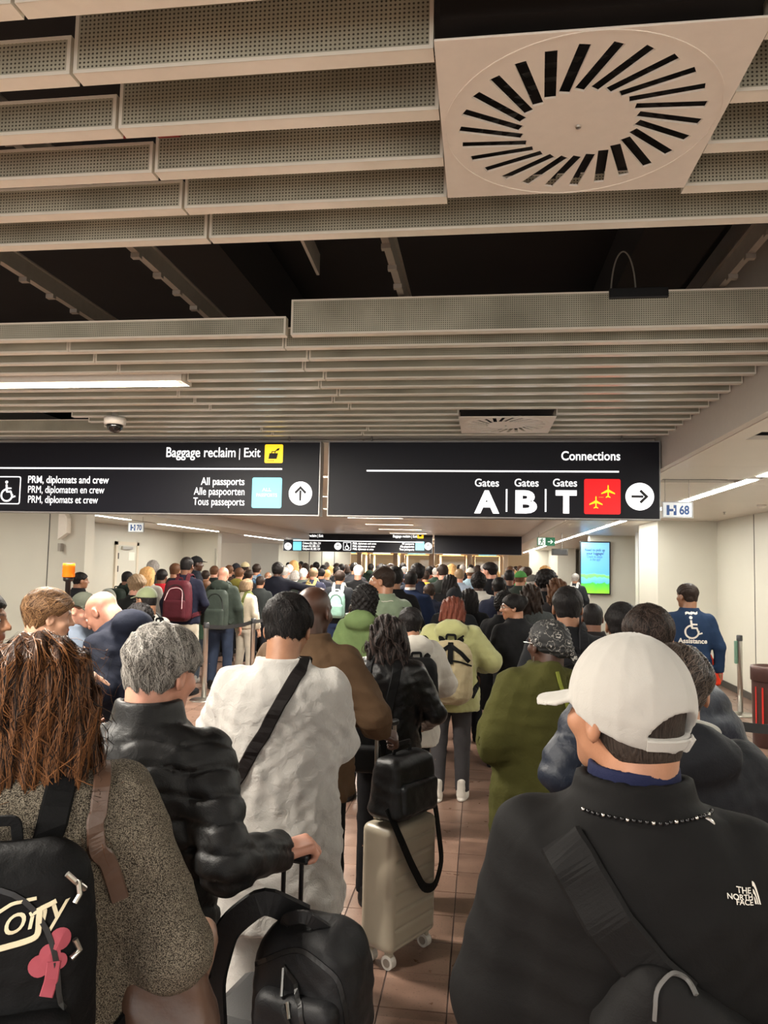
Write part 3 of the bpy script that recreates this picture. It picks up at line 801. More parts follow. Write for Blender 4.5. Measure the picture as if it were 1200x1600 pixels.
_CACHE = {}
def figure_bounds(f): return (-.75, -.62, 0.0), (.75, .75, 1.80)
def body_mesh(fig, key, hh, hands=('relax', 'relax'), hdir=(None, None), female=False, bare=None, ch=.03, hh2=None):
    """one skin: head with neck, hands and the body under the clothes"""
    if key in _CACHE: return _CACHE[key]
    c = fig.hw(A([[0, 0, 0.]]))[0]
    V, Q = polygonize(lambda P: fig.head(P, female), (c[0] - .15, c[1] - .2, c[2] - .27), (c[0] + .15, c[1] + .18, c[2] + .13), hh)
    q = fig.hl(V)
    ax = np.abs(q[:, 0])
    lips = ((np.abs(q[:, 2] + .0555) < .0125) & (ax < .023) & (q[:, 1] > .07)).astype(float) * .8
    brow = ((np.abs(q[:, 2] - .031 + .25 * np.maximum(ax - .03, 0)) < .006) & (ax > .013) & (ax < .05) & (q[:, 1] > .045)).astype(float) * .85
    mask = np.zeros((len(V), 4)); mask[:, 0] = lips; mask[:, 1] = brow; mask[:, 3] = 1
    Vs, Qs, Ms = [V], [Q], [mask]; n = len(V)
    for i, (S, E, Wr) in enumerate(fig.arms):
        if hands[i] is None: continue
        hv, hq = hand_geo(hands[i], hh2 or max(hh * .75, .0035))
        y = (Wr - E) if hdir[i] is None or hdir[i][0] is None else A(hdir[i][0], float)
        z = ((-1 if i == 0 else 1) * A([1, .15, 0.2])) if hdir[i] is None else A(hdir[i][1], float)
        v = hv.copy()
        if i == 0: v[:, 0] *= -1; hq = hq[:, ::-1]
        v = v @ frame(y, z).T + Wr
        Vs.append(v); Qs.append(hq + n); n += len(v)
        mk = np.zeros((len(v), 4)); mk[:, 3] = 1; Ms.append(mk)
    cv, cq = polygonize(fig.core, *figure_bounds(fig), ch)
    Vs.append(cv); Qs.append(cq + n); mk = np.zeros((len(cv), 4)); mk[:, 3] = 1; Ms.append(mk)
    me = np_mesh('body', np.concatenate(Vs), np.concatenate(Qs))
    at = me.attributes.new('mask', 'FLOAT_COLOR', 'POINT'); at.data.foreach_set('color', np.concatenate(Ms).astype(np.float32).ravel())
    _CACHE[key] = me
    return me
def sdf_mesh(key, f, lo, hi, h, name='mesh', push=True):
    if key in _CACHE: return _CACHE[key]
    V, Q = polygonize(f, lo, hi, h)
    if push and len(V) and h < .0125: V = V - np.clip(f(V), -h, h)[:, None] * grad(f, V, h * .5) * .9
    me = np_mesh(name, V, Q); _CACHE[key] = me
    return me

def shoe_mesh(kind):
    def f(P):
        d = smin(ell(P, (0, .075, .035), (.047, .125, .042)), cap(P, (0, -.035, .05), (0, -.03, .10 if kind != 'boot' else .16), .042, .044), .04)
        d = smax(d, -P[:, 2] + .012, .006)
        so = smax(np.sqrt((P[:, 0] / .049) ** 2 + ((P[:, 1] - .055) / .148) ** 2) * .05 - .05, np.abs(P[:, 2] - .012) - .012, .006)
        return smin(d, so, .004)
    return sdf_mesh(('shoe', kind), f, (-.08, -.13, -.01), (.08, .24, .22), .008, 'shoe')

PLACED = []
SK = {'pale': (206, 164, 140), 'tan': (172, 124, 96), 'olive': (156, 112, 84), 'brown': (112, 72, 50), 'dark': (72, 46, 34), 'pink': (202, 148, 126)}
HR = {'black': (16, 14, 14), 'dark': (32, 24, 20), 'brown': (66, 44, 30), 'auburn': (72, 38, 22), 'grey': (120, 116, 112), 'white': (190, 186, 178), 'blond': (150, 116, 74), 'redbrown': (78, 40, 30), 'ash': (96, 80, 62)}
def person(px, top, d, label, face=0, skin_='tan', hair='short', hc='black', topk='jacket', tc=(30, 30, 34), bc=(34, 36, 42), sc=(30, 28, 28),
           L='hang', R='hang', head=(0, 0, 0), lean=0, wide=1., group=None, res=.016, cat='person', cap=None, H=None, pants_end=.07, shoe='low', rough=.8, loc=None, hands=('relax', 'relax'), hdir=(None, None), rgb2=None, eyes=False, female=None, custom_top=None, custom_hair=None, th=.014, hh=None, ph=None, sheen=.06, bare=False, hmat=None, hend=1.30):
    P = at_d(px, top, d)
    while loc is None and d > 6 and any((P.x - a) ** 2 + (P.y - b) ** 2 < .2 for a, b in PLACED): d += .12; P = at_d(px, top, d)
    if loc is None: loc = (P.x, P.y, 0)
    if H is None: H = P.z - (.012 if hair not in ('bald', 'buzz') else 0)
    s = H / 1.715; PLACED.append((loc[0], loc[1]))
    g = lambda x: tuple(x) if isinstance(x, str) is False else x
    t = empty('person', loc, math.radians(face)); t.scale = (s, s, s)
    tag(t, label, cat, group)
    fig = Fig(L, R, head, lean, wide)
    t_fig = fig
    female = hair in ('long', 'wavy', 'bun') if female is None else female
    fk = (str(L), str(R), head, lean, wide)
    hres = hh or max(.0075, min(.014, res * .62))
    bres = .03 if not (bare or pants_end > .3) else .016
    bm_ = body_mesh(fig, ('body', fk, hres, hands, str(hdir), female, bres), hres, hands, hdir, female, ch=bres)
    link('body', bm_, skin(SK[skin_], (30, 22, 18) if hc not in ('grey', 'white', 'blond') else (110, 96, 84)), t)
    if custom_top: f = custom_top(fig)
    else:
        kw = {'jacket': dict(collar='stand', bulk=.012), 'hoodie': dict(collar='hood', bulk=.014, hem=.86), 'tee': dict(short=.62, hem=.90, fold=.004), 'shirt': dict(collar='shirt', hem=.88), 'coat': dict(collar='stand', hem=.55, bulk=.018, flare=.02),
              'puffer': dict(collar='stand', bulk=.035, hem=.84, fn=lambda P: -.010 * np.abs(np.sin(P[:, 2] * 32))), 'suit': dict(collar='shirt', hem=.80, bulk=.01, fold=.003), 'rain': dict(collar='hood', hem=.74, bulk=.028, flare=.02, fold=.006)}[topk]
        f = fig.top(**kw)
    key = ('top', fk, topk, res, label if custom_top else None)
    link('jacket' if topk not in ('tee', 'shirt') else 'shirt', sdf_mesh(key, f, *figure_bounds(fig), res, 'jacket'), cloth(tc, rough, rgb2=rgb2, sheen=sheen) if isinstance(tc, tuple) else tc, t)
    pf = fig.pants(end=pants_end)
    link('trousers' if pants_end < .3 else 'shorts', sdf_mesh(('pants', pants_end, fk[3], res), pf, (-.3, -.25, 0), (.3, .25, 1.05), max(res, .016), 'trousers'), cloth(bc) if isinstance(bc, tuple) else bc, t)
    for sg in (-1, 1):
        k, an = fig.leg(sg); link('shoe', shoe_mesh(shoe), cloth(sc, .6), t, (an[0], an[1] + .01, 0), (0, 0, -sg * .12))
    ho = None
    if cap and hair == 'short': hair = 'buzz'
    if hair not in ('bald',):
        hf = custom_hair(fig) if custom_hair else fig.hair(hair, th=th, end=hend)
        c = fig.hw(A([[0, 0, 0.]]))[0]
        zlo = hend - .05 if hair in ('long', 'wavy') else c[2] - .2
        ho = link('hair', sdf_mesh(('hair', fk, hair, hres, th, hend, label if custom_hair else None), hf, (c[0] - .2, c[1] - .24, zlo), (c[0] + .2, c[1] + .22, c[2] + .17), hres, 'hair'), hmat or hairmat(HR[hc]), t)
    if cap: link('cap', sdf_mesh(('cap', fk, hres), fig.cap_hat(), *(lambda c: ((c[0] - .2, c[1] - .22, c[2] - .05), (c[0] + .2, c[1] + .22, c[2] + .16)))(fig.hw(A([[0, 0, 0.]]))[0]), min(hres, .0085), 'cap'), cloth(cap), t)
    if eyes:
        for sg in (-1, 1):
            p = fig.hw(A([[sg * .031, .0745, .0075]]))[0]
            link('eye', eye_mesh(), None, t, p, Matrix(fig.Rh.tolist()).to_euler() if not lean else None)
    t_data = dict(o=t, fig=fig, top=f, s=s, loc=loc, face=face, hair=ho, H=H)
    return t_data
def eye_mesh():
    if 'eye' in _CACHE: return _CACHE['eye']
    bm = bmesh.new(); bmesh.ops.create_uvsphere(bm, u_segments=16, v_segments=12, radius=.0118)
    bmesh.ops.rotate(bm, verts=bm.verts, matrix=Matrix.Rotation(-math.pi / 2, 3, 'X'))
    me = D.meshes.new('eye'); bm.to_mesh(me); bm.free()
    me.materials.append(plain('eye_white', (222, 214, 206), .2)); me.materials.append(plain('iris', (32, 20, 14), .15))
    for p in me.polygons:
        p.use_smooth = True
        if p.center.y > .0094: p.material_index = 1
    _CACHE['eye'] = me
    return me

# ---- soft goods: strips laid on a surface, backpacks
def strip(pts, width, thick, f=None, off=.004, n=28, normal=None):
    """band following a path, laid on the surface f; returns MB"""
    P = A(pts, float); seg = np.r_[0, np.cumsum(np.linalg.norm(np.diff(P, axis=0), axis=1))]; u = np.linspace(0, seg[-1], n)
    from_c = np.stack([np.interp(u, seg, P[:, i]) for i in range(3)], 1)
    for _ in range(3): from_c[1:-1] = (from_c[:-2] + 2 * from_c[1:-1] + from_c[2:]) / 4
    if f is not None:
        from_c = project(f, from_c, off)
        for _ in range(2): from_c[1:-1] = (from_c[:-2] + 2 * from_c[1:-1] + from_c[2:]) / 4
        N = grad(f, from_c, .01)
    else: N = np.tile(A(normal if normal is not None else (0, -1, 0), float), (n, 1))
    Tn = np.gradient(from_c, axis=0); Tn /= np.linalg.norm(Tn, axis=1)[:, None] + 1e-9
    S = np.cross(Tn, N); S /= np.linalg.norm(S, axis=1)[:, None] + 1e-9; N = np.cross(S, Tn)
    m = MB(); V = []; F = []
    for i in range(n):
        for a, b in ((-1, 0), (-.85, 1), (.85, 1), (1, 0), (.85, -.4), (-.85, -.4)): V.append(from_c[i] + S[i] * a * width / 2 + N[i] * b * thick)
    for i in range(n - 1):
        for k in range(6): F.append((i * 6 + k, i * 6 + (k + 1) % 6, i * 6 + 6 + (k + 1) % 6, i * 6 + 6 + k))
    F += [tuple(range(5, -1, -1)), tuple(range((n - 1) * 6, n * 6))]
    return m.add(V, F)
def worn(pd, name, label, cat, group=None, z=1.0):
    """empty for a thing that is worn by or rests on the person pd, in the person's space"""
    t = empty(name, pd['loc'], math.radians(pd['face'])); t.scale = (pd['s'],) * 3
    tag(t, label, cat, group); return t
def back_y(f, x, z):
    ys_ = np.linspace(-.5, 0, 120); d = f(np.stack([np.full(120, x), ys_, np.full(120, z)], 1)); i = np.argmax(d < 0); return ys_[i]
def backpack(pd, label, rgb, w=.30, h=.42, dep=.15, zc=1.20, dx=0., strap_rgb=None, pocket=True, res=.012, group=None, straps=(-1, 1), key=None, mat=None, pocket_rgb=None, top_round=.07, name='backpack', fold=.003, handle=True, zips=True):
    f = pd['top']; t = worn(pd, name, label, 'backpack', group)
    yb = back_y(f, dx, zc + h * .15) + .012; m = mat or cloth(rgb, .6, scale=300); ms = cloth(strap_rgb or rgb, .7)
    c = A([dx, yb - dep / 2, zc])
    def body(P):
        q = P - c; zz = np.clip(q[:, 2] / (h / 2), -1, 1)
        d = rbx(q * A([1, 1, 1]) / np.stack([1 - .14 * np.maximum(zz, 0) ** 2, 1 - .28 * np.maximum(zz, 0), np.ones(len(q))], 1), (0, 0, 0), (w / 2, dep / 2, h / 2), top_round)
        return d * .85 + folds(P, fold, 1.3, 7)
    def pk(P): return rbx(P - c, (0, -dep / 2 - .008, -h * .2), (w * .41, .034, h * .23), .028) + folds(P, .002, 1.5, 9)
    b = c - A([w / 2 + .03, dep / 2 + .06, h / 2 + .03]), c + A([w / 2 + .03, dep / 2 + .03, h / 2 + .03])
    K = ('pack', w, h, dep, zc, dx, res, round(yb, 3))
    mb0 = link('main_bag', sdf_mesh(K, body, *b, res, 'main_bag'), m, t)
    if pocket: link('front_pocket', sdf_mesh(K + (1,), pk, *b, res, 'front_pocket'), cloth(pocket_rgb, .6) if pocket_rgb else m, t)
    allf = lambda P: np.minimum(body(P), pk(P)) if pocket else body(P)
    if zips:
        zp = [(c[0] + w * .36 * math.cos(a), c[1] - dep / 2, c[2] + .06 * h + h * .36 * max(math.sin(a), -.2)) for a in np.linspace(-.3, math.pi + .3, 18)]
        strip(zp, .010, .003, allf, .001).build('zip', plain('zip_black', (12, 12, 12), .4), mb0)
    if handle:
        hp = [(dx - .04, yb - dep * .35, zc + h / 2 - .012), (dx - .035, yb - dep * .35, zc + h / 2 + .03), (dx + .035, yb - dep * .35, zc + h / 2 + .03), (dx + .04, yb - dep * .35, zc + h / 2 - .012)]
        strip(hp, .02, .004, None, normal=(0, -1, 0)).build('grab_handle', ms, mb0)
    for sg in straps:
        x = sg * .085 * pd['fig'].wide
        path = pd['fig'].fwd(A([(dx * .5 + sg * .065, yb - .02, min(zc + h * .42, 1.43)), (x, -.10, 1.52), (x * 1.1, .02, 1.50), (x * 1.25, .14, 1.38), (x * 1.5, .16, 1.2), (x * 2.1, .05, 1.02), (dx + sg * w * .45, yb - dep * .2, zc - h * .38)]))
        strip(path, .055, .006, lambda P: np.minimum(f(P), body(P)), .004, 44).build('shoulder_strap', ms, t)
    return dict(o=t, f=allf, c=c)
def strands(pd, f, n, steps, step, wid, mat, flow, name='hair_strands', seed=4, zmin=-9, off=.002, src=None, jitter=.25):
    """fine locks lying on the hair surface"""
    r = np.random.default_rng(seed); me = (src or pd['hair']).data
    V = np.empty(len(me.vertices) * 3, np.float32); me.vertices.foreach_get('co', V); V = V.reshape(-1, 3)
    P = V[r.choice(len(V), n)] + r.normal(size=(n, 3)) * .003
    P = project(f, P, off, 3); pts = [P]; jit = r.normal(size=(n, 3)) * jitter; lift = r.uniform(.0, 1, n) ** 3 * .006
    for k in range(steps):
        N = grad(f, P, .004); d = flow(P) + jit + r.normal(size=(n, 3)) * .12; d = d - N * (d * N).sum(1)[:, None]
        d /= np.linalg.norm(d, axis=1)[:, None] + 1e-9
        P = P + d * step; dd = np.clip(f(P) - off - lift * (k / steps), -.02, .012); P = P - dd[:, None] * grad(f, P, .004) * .8; pts.append(P)
    C = np.stack(pts, 1); m = steps + 1
    Tn = np.gradient(C, axis=1); N = grad(f, C.reshape(-1, 3), .004).reshape(n, m, 3)
    S = np.cross(Tn, N); S /= np.linalg.norm(S, axis=2)[:, :, None] + 1e-9
    w = wid * np.interp(np.arange(m), [0, m * .3, m - 1], [.5, 1, .15])[None, :, None] * r.uniform(.6, 1.3, (n, 1, 1))
    VV = np.stack([C - S * w + N * 0, C + N * w * .8, C + S * w], 2).reshape(-1, 3)
    base = (np.arange(n)[:, None] * m + np.arange(m - 1)[None]).ravel() * 3
    Q = np.concatenate([np.stack([base + a, base + a + 1, base + a + 4, base + a + 3], 1) for a in (0, 1)])
    mesh = np_mesh(name, VV, Q)
    at = mesh.attributes.new('rnd', 'FLOAT', 'POINT'); at.data.foreach_set('value', np.repeat(r.uniform(0, 1, n), m * 3).astype(np.float32))
    return tag(link(name, mesh, mat, pd['o']), kind='stuff')
def text_mesh(txt, size, bold=.0, align='LEFT', space=1.0, shear=0):
    cu = D.curves.new('t', 'FONT'); cu.body = txt; cu.size = size; cu.offset = bold; cu.align_x = align; cu.space_character = space; cu.shear = shear; cu.fill_mode = 'FRONT'; cu.resolution_u = 4
    o = D.objects.new('t', cu); COL.objects.link(o); bpy.context.view_layer.update()
    me = D.meshes.new_from_object(o.evaluated_get(bpy.context.evaluated_depsgraph_get())); D.objects.remove(o); D.curves.remove(cu)
    me.materials.clear()
    return me
def print_on(pd_o, f, me, origin, right, up, mat, name, off=.0025, sub=2, ax=(0, 1, 0)):
    """flat print wrapped on the surface f"""
    bm = bmesh.new(); bm.from_mesh(me)
    for _ in range(sub): bmesh.ops.subdivide_edges(bm, edges=[e for e in bm.edges if e.calc_length() > .012], cuts=1)
    bmesh.ops.triangulate(bm, faces=bm.faces)
    o, r_, u_ = A(origin, float), A(right, float), A(up, float)
    P = A([o + r_ * v.co.x + u_ * v.co.y for v in bm.verts]) - A(ax, float) * .08
    for _ in range(30): P = P + np.clip(f(P) - off, -.03, .03)[:, None] * A(ax, float) * .7
    for v, p in zip(bm.verts, P): v.co = p
    bm.to_mesh(me); bm.free()
    return link(name, me, mat, pd_o)

# ------------------------------------------------------------------ signs
m_sign = plain('sign_black', (17, 17, 27), .45, var=.03, spec=.25)
m_sframe = plain('sign_frame_grey', (150, 148, 146), .35, .4)
g_white = glow('sign_white', (255, 255, 255), 1.5 * EV)
g_dim = glow('sign_white_small', (236, 238, 244), 1.0 * EV)
g_yel = glow('sign_yellow', (250, 205, 20), 1.0 * EV)
g_blue = glow('sign_blue', (112, 200, 226), .95 * EV)
g_red = glow('sign_red', (226, 14, 20), .9 * EV)
m_ink = plain('sign_ink', (24, 22, 28), .6)
def text_on(par, Y, txt, x0, x1, base, mat, bold=.0, hfix=None, y_off=0.0):
    """text between pixel columns x0, x1 standing on pixel row base, on the plane y = Y"""
    me = text_mesh(txt, 1.0, bold)
    xs = [v.co.x for v in me.vertices]; a, b = min(xs), max(xs)
    p0, p1 = at_y(x0, base, Y), at_y(x1, base, Y); k = (p1.x - p0.x) / (b - a)
    kz = k if hfix is None else (at_y(x0, base - hfix, Y).z - p0.z) / max(v.co.y for v in me.vertices)
    for v in me.vertices: v.co = Vector((p0.x + (v.co.x - a) * k, Y - .003 - y_off, p0.z + (p1.z - p0.z) * 0 + v.co.y * kz))
    return link('text_line', me, mat, par)
def disc(n=36): return [(math.cos(2 * math.pi * k / n), math.sin(2 * math.pi * k / n)) for k in range(n)]
def flat(par, name, polys, cx, cy, Y, size, mat, off=.004):
    """flat print: polygons in units, centred on the pixel (cx, cy), size in metres per unit"""
    c = at_y(cx, cy, Y); m = MB()
    for p in polys: m.prism([(c.x + x * size, c.z + z * size) for x, z in p], Y - off, Y - off + .0015)
    return m.build(name, mat, par)
def rrect(w, h, r=.12):
    out = []
    for sx, sz, a0 in ((1, 1, 0), (-1, 1, 90), (-1, -1, 180), (1, -1, 270)):
        for k in range(5):
            a = math.radians(a0 + 22.5 * k); out.append((sx * (w - r) + r * math.cos(a), sz * (h - r) + r * math.sin(a)))
    return out
ARROW_UP = [[(-.09, -.6), (.09, -.6), (.09, .25), (-.09, .25)], [(0, .62), (-.52, .1), (-.38, -.04), (.02, .36), (.02, .62)], [(0, .62), (0, .36), (.38, -.04), (.52, .1)]]
rot90 = lambda polys: [[(z, -x) for x, z in p] for p in polys]
PLANE = [[(0, 1), (.09, .85), (.09, .3), (1, -.25), (1, -.42), (.09, -.12), (.09, -.65), (.35, -.85), (.35, -.97), (0, -.86), (-.35, -.97), (-.35, -.85), (-.09, -.65), (-.09, -.12), (-1, -.42), (-1, -.25), (-.09, .3), (-.09, .85)]]
def ring(r0, r1, a0=0, a1=360, n=28, c=(0, 0)):
    out = []
    for k in range(n):
        t0, t1 = (math.radians(a0 + (a1 - a0) * j / n) for j in (k, k + 1))
        out.append([(c[0] + r * math.cos(t), c[1] + r * math.sin(t)) for r, t in ((r0, t0), (r1, t0), (r1, t1), (r0, t1))])
    return out
WHEEL = ring(.44, .58, 100, 370, c=(-.05, -.32)) + [[(x * .13 - .12, z * .13 + .82) for x, z in disc(16)],
        [(-.2, .62), (-.04, .62), (.02, .02), (-.14, .02)], [(-.02, .34), (.36, .34), (.36, .22), (-.02, .22)], [(-.1, .06), (.34, .06), (.34, -.08), (-.1, -.08)], [(.22, .06), (.36, .06), (.56, -.5), (.44, -.56)], [(.44, -.56), (.48, -.44), (.74, -.34), (.78, -.46)]]
BAG = [[(-.62, -.45), (.35, -.45), (.5, .2), (-.5, .2)], [(-.3, .2), (-.2, .2), (-.15, .42), (-.25, .42)], [(.1, .2), (.2, .2), (.2, .42), (.1, .42)], [(-.25, .36), (.2, .36), (.2, .44), (-.25, .44)], [(.2, .5), (.45, .75), (.68, .82), (.6, .56), (.42, .48)], [(.12, .42), (.2, .36), (.5, .68), (.42, .74)]] + [[(-.7 + .2 * k, -.72), (-.58 + .2 * k, -.72), (-.58 + .2 * k, -.64), (-.7 + .2 * k, -.64)] for k in range(4)]
def sign_panel(x0, x1, z0, z1, Y, lab, hang=True, thick=.13):
    t = empty('hanging_sign', ((x0 + x1) / 2, Y, z0)); t['_o'] = 1
    del t['_o']
    t.location = (0, 0, 0)
    MB().rbox(x0, x1, Y, Y + thick, z0, z1, .004).build('panel', m_sign, t)
    fr = MB(); fr.box(x0 - .008, x1 + .008, Y + .004, Y + thick, z0 - .010, z0); fr.box(x0 - .008, x1 + .008, Y + .004, Y + thick, z1, z1 + .010)
    fr.box(x0 - .008, x0, Y + .004, Y + thick, z0, z1); fr.box(x1, x1 + .008, Y + .004, Y + thick, z0, z1); fr.build('frame', m_sframe, t)
    tag(t, lab, 'sign'); return t
SY = 5.90
pl0, pl1 = at_y(500, 687, SY), at_y(498, 805, SY)
zb, zt = pl1.z + .003, 2.745
s1 = sign_panel(-5.2, pl0.x, zb, zt, SY, 'black illuminated hanging sign for baggage reclaim and all passports, left')
text_on(s1, SY, 'Baggage reclaim', 260, 368, 714, g_white, .008, 15)
text_on(s1, SY, '|', 373.8, 374.9, 714, g_white, 0, 13)
text_on(s1, SY, 'Exit', 381.5, 407, 714, g_white, .008, 14)
_b = flat(s1, 'icon_tile', [rrect(1, 1, .15)], 428, 709, SY, .078, g_yel); flat(_b, 'icon_suitcase', BAG, 428, 711, SY, .072, m_ink, .0065)
a, b = at_y(-220, 732, SY), at_y(441, 733, SY); MB().box(a.x, b.x, SY - .004, SY - .0025, b.z - .006, b.z + .006).build('rule_line', g_white, s1)
for t_, x1_, bs, bo in (('PRM, diplomats and crew', 170, 754.5, .008), ('PRM, diplomaten en crew', 163, 770, .0), ('PRM, diplomats et crew', 153, 785.5, .0)): text_on(s1, SY, t_, 44, x1_, bs, g_white, bo, 11)
for t_, x0_, bs, bo in (('All passports', 314, 757.5, .008), ('Alle paspoorten', 303, 773, .0), ('Tous passeports', 302, 789, .0)): text_on(s1, SY, t_, x0_, 382, bs, g_white, bo, 11.5)
ic = at_y(12, 765, SY)
flat(s1, 'icon_outline', [[rrect(1, 1, .15)[i], rrect(1, 1, .15)[(i + 1) % 20], rrect(.93, .93, .12)[(i + 1) % 20], rrect(.93, .93, .12)[i]] for i in range(20)], 12, 766, SY, .122, g_white)
flat(s1, 'icon_wheelchair', WHEEL, 12, 768, SY, .10, g_white)
flat(s1, 'icon_tile', [rrect(1, 1, .12)], 417, 770, SY, .127, g_blue)
text_on(s1, SY, 'ALL', 410, 424, 767.5, g_dim, 0, 5, .004); text_on(s1, SY, 'PASSPORTS', 401, 433, 776, g_dim, 0, 5, .004)
_b = flat(s1, 'arrow_disc', [disc()], 469.5, 771, SY, .098, g_white); flat(_b, 'arrow_up', ARROW_UP, 469.5, 771, SY, .10, m_ink, .0065)
q0, q1 = at_y(515, 688, SY), at_y(1031, 812, SY)
s2 = sign_panel(q0.x, q1.x, zb, zt, SY, 'black illuminated hanging sign for connections and gates A, B and T')
text_on(s2, SY, 'Connections', 877, 969, 719, g_white, .012, 14)
a, b = at_y(573, 735.5, SY), at_y(967, 737, SY); MB().box(a.x, b.x, SY - .004, SY - .0025, a.z - .006, a.z + .006).build('rule_line', g_white, s2)
for ch, x0_, x1_ in (('A', 741, 780), ('B', 805, 839), ('T', 868, 901)):
    gx = {'A': 742, 'B': 804, 'T': 864}[ch]
    text_on(s2, SY, 'Gates', gx, gx + 37.5, 760, g_white, .006, 12); text_on(s2, SY, ch, x0_, x1_, 800, g_white, .045, 34)
for x in (791.5, 852.5): flat(s2, 'divider_bar', [[(-.006, -.09), (.006, -.09), (.006, .09), (-.006, .09)]], x, 782, SY, 1, g_white)
_b = flat(s2, 'icon_tile', [rrect(1, 1, .1)], 941, 776, SY, .138, g_red)
rp = lambda polys, a: [[(x * math.cos(a) - z * math.sin(a), x * math.sin(a) + z * math.cos(a)) for x, z in p] for p in polys]
flat(_b, 'icon_plane', PLANE, 950, 768, SY, .052, g_yel, .0065); flat(_b, 'icon_plane', PLANE, 931, 785, SY, .05, g_yel, .0065)
flat(_b, 'icon_dots', [[(x * .12 + k * .42, z * .12) for x, z in disc(8)] for k in range(-2, 3)], 939, 777, SY, .018, g_yel, .0065)
_b = flat(s2, 'arrow_disc', [disc()], 999.5, 776, SY, .107, g_white); flat(_b, 'arrow_right', rot90(ARROW_UP), 999.5, 776, SY, .105, m_ink, .0065)
for s_, xs in ((s1, (-4.4, -1.6)), (s2, (-.9, 1.1))):
    for x in xs: MB().tube([(x, SY + .06, zt), (x, SY + .06, 3.0)], .008, 6).build('hanger_rod', m_rail, s_)
# far sign across the hall
FY = 25.0
f0, f1 = at_y(443.5, 829, FY), at_y(675, 864, FY); fz0 = at_y(560, 862.5, FY).z; fz1 = ZC + .01
s3 = sign_panel(f0.x, f1.x, fz0, fz1, FY, 'far black hanging sign with yellow and blue passport symbols, mid hall', thick=.2)
for px in (463, 657): _b = flat(s3, 'icon_tile', [rrect(1, 1, .15)], px, 836.5, FY, .105, g_yel); flat(_b, 'icon_suitcase', BAG, px, 836.5, FY, .09, m_ink, .008)
text_on(s3, FY, 'Baggage reclaim | Exit', 468, 505, 838.5, g_white, .02, 4); text_on(s3, FY, 'Baggage reclaim | Exit', 614, 652, 839.5, g_white, .02, 4)
a, b = at_y(458, 844, FY), at_y(661, 845, FY); MB().box(a.x, b.x, FY - .006, FY - .002, a.z - .014, a.z + .014).build('rule_line', g_white, s3)
for px in (464.5, 656): flat(s3, 'icon_tile', [rrect(1, 1, .12)], px, 853, FY, .15, g_blue)
for px in (450, 528, 669): _b = flat(s3, 'arrow_disc', [disc(24)], px, 853.5, FY, .125, g_white); flat(_b, 'arrow_up', ARROW_UP, px, 853.5, FY, .12, m_ink, .009)
flat(s3, 'icon_outline', [[rrect(1, 1, .15)[i], rrect(1, 1, .15)[(i + 1) % 20], rrect(.88, .88, .12)[(i + 1) % 20], rrect(.88, .88, .12)[i]] for i in range(20)], 542.5, 853.5, FY, .14, g_white)
flat(s3, 'icon_wheelchair', WHEEL, 542.5, 854, FY, .115, g_white)
for j, (t_, x1_) in enumerate((('Citizens EU, EEA, CH', 501), ('Burgers EU, EER, CH', 499), ('Citoyens UE, EEE, CH', 500))): text_on(s3, FY, t_, 473, x1_, 850 + 4.4 * j, g_white, .01, 3.2)
for j, (t_, x1_) in enumerate((('PRM, diplomats and crew', 588), ('PRM, diplomaten en crew', 586), ('PRM, diplomats et crew', 584))): text_on(s3, FY, t_, 551, x1_, 850.5 + 4.4 * j, g_white, .01, 3.2)
for j, (t_, x0_) in enumerate((('All passports', 628), ('Alle paspoorten', 625), ('Tous passeports', 624))): text_on(s3, FY, t_, x0_, 647, 851 + 4.4 * j, g_white, .01, 3.2)
s4 = sign_panel(at_y(679, 840, FY).x, at_y(815, 840, FY).x, fz0, fz1, FY, 'unlit blank black panel beside the far passport sign', thick=.2)

# small blue and white direction plates
m_plate = glow('plate_white', (226, 230, 232), .35 * EV); m_pblue = plain('plate_blue', (38, 84, 150), .4)
def direction_plate(px0, px1, py0, py1, Y, num, lab):
    p, q = at_y(px0, py0, Y), at_y(px1, py1, Y); t = empty('direction_plate', (0, 0, 0)); tag(t, lab, 'sign')
    MB().rbox(p.x, q.x, Y, Y + .03, q.z, p.z, .006).build('plate', m_plate, t)
    e = .008; fr = MB(); fr.box(p.x - e, q.x + e, Y - .002, Y + .03, p.z, p.z + e); fr.box(p.x - e, q.x + e, Y - .002, Y + .03, q.z - e, q.z); fr.box(p.x - e, p.x, Y - .002, Y + .03, q.z, p.z); fr.box(q.x, q.x + e, Y - .002, Y + .03, q.z, p.z); fr.build('frame', m_sframe, t)
    w, h = px1 - px0, py1 - py0
    text_on(t, Y, 'H', px0 + w * .12, px0 + w * .46, py1 - h * .18, m_pblue, .05, h * .64); text_on(t, Y, num, px0 + w * .56, px0 + w * .9, py1 - h * .2, m_pblue, .03, h * .6)
    flat(t, 'lift_symbol', [[(-.5, -1), (.5, -1), (.5, 1), (-.5, 1)]], px0 + w * .38, (py0 + py1) / 2, Y, (q.x - p.x) * .055, m_plate, .005)
    for x in (p.x + .02, q.x - .02): MB().tube([(x, Y + .015, p.z), (x, Y + .015, ZS)], .003, 5).build('hanger_wire', m_rail, t)
direction_plate(1036, 1081.5, 785, 808, 6.6, '68', 'small white and blue 68 plate hanging at right aisle')
direction_plate(201, 223.5, 817, 831, 12.9, '70', 'small white and blue 70 plate hanging in left aisle')

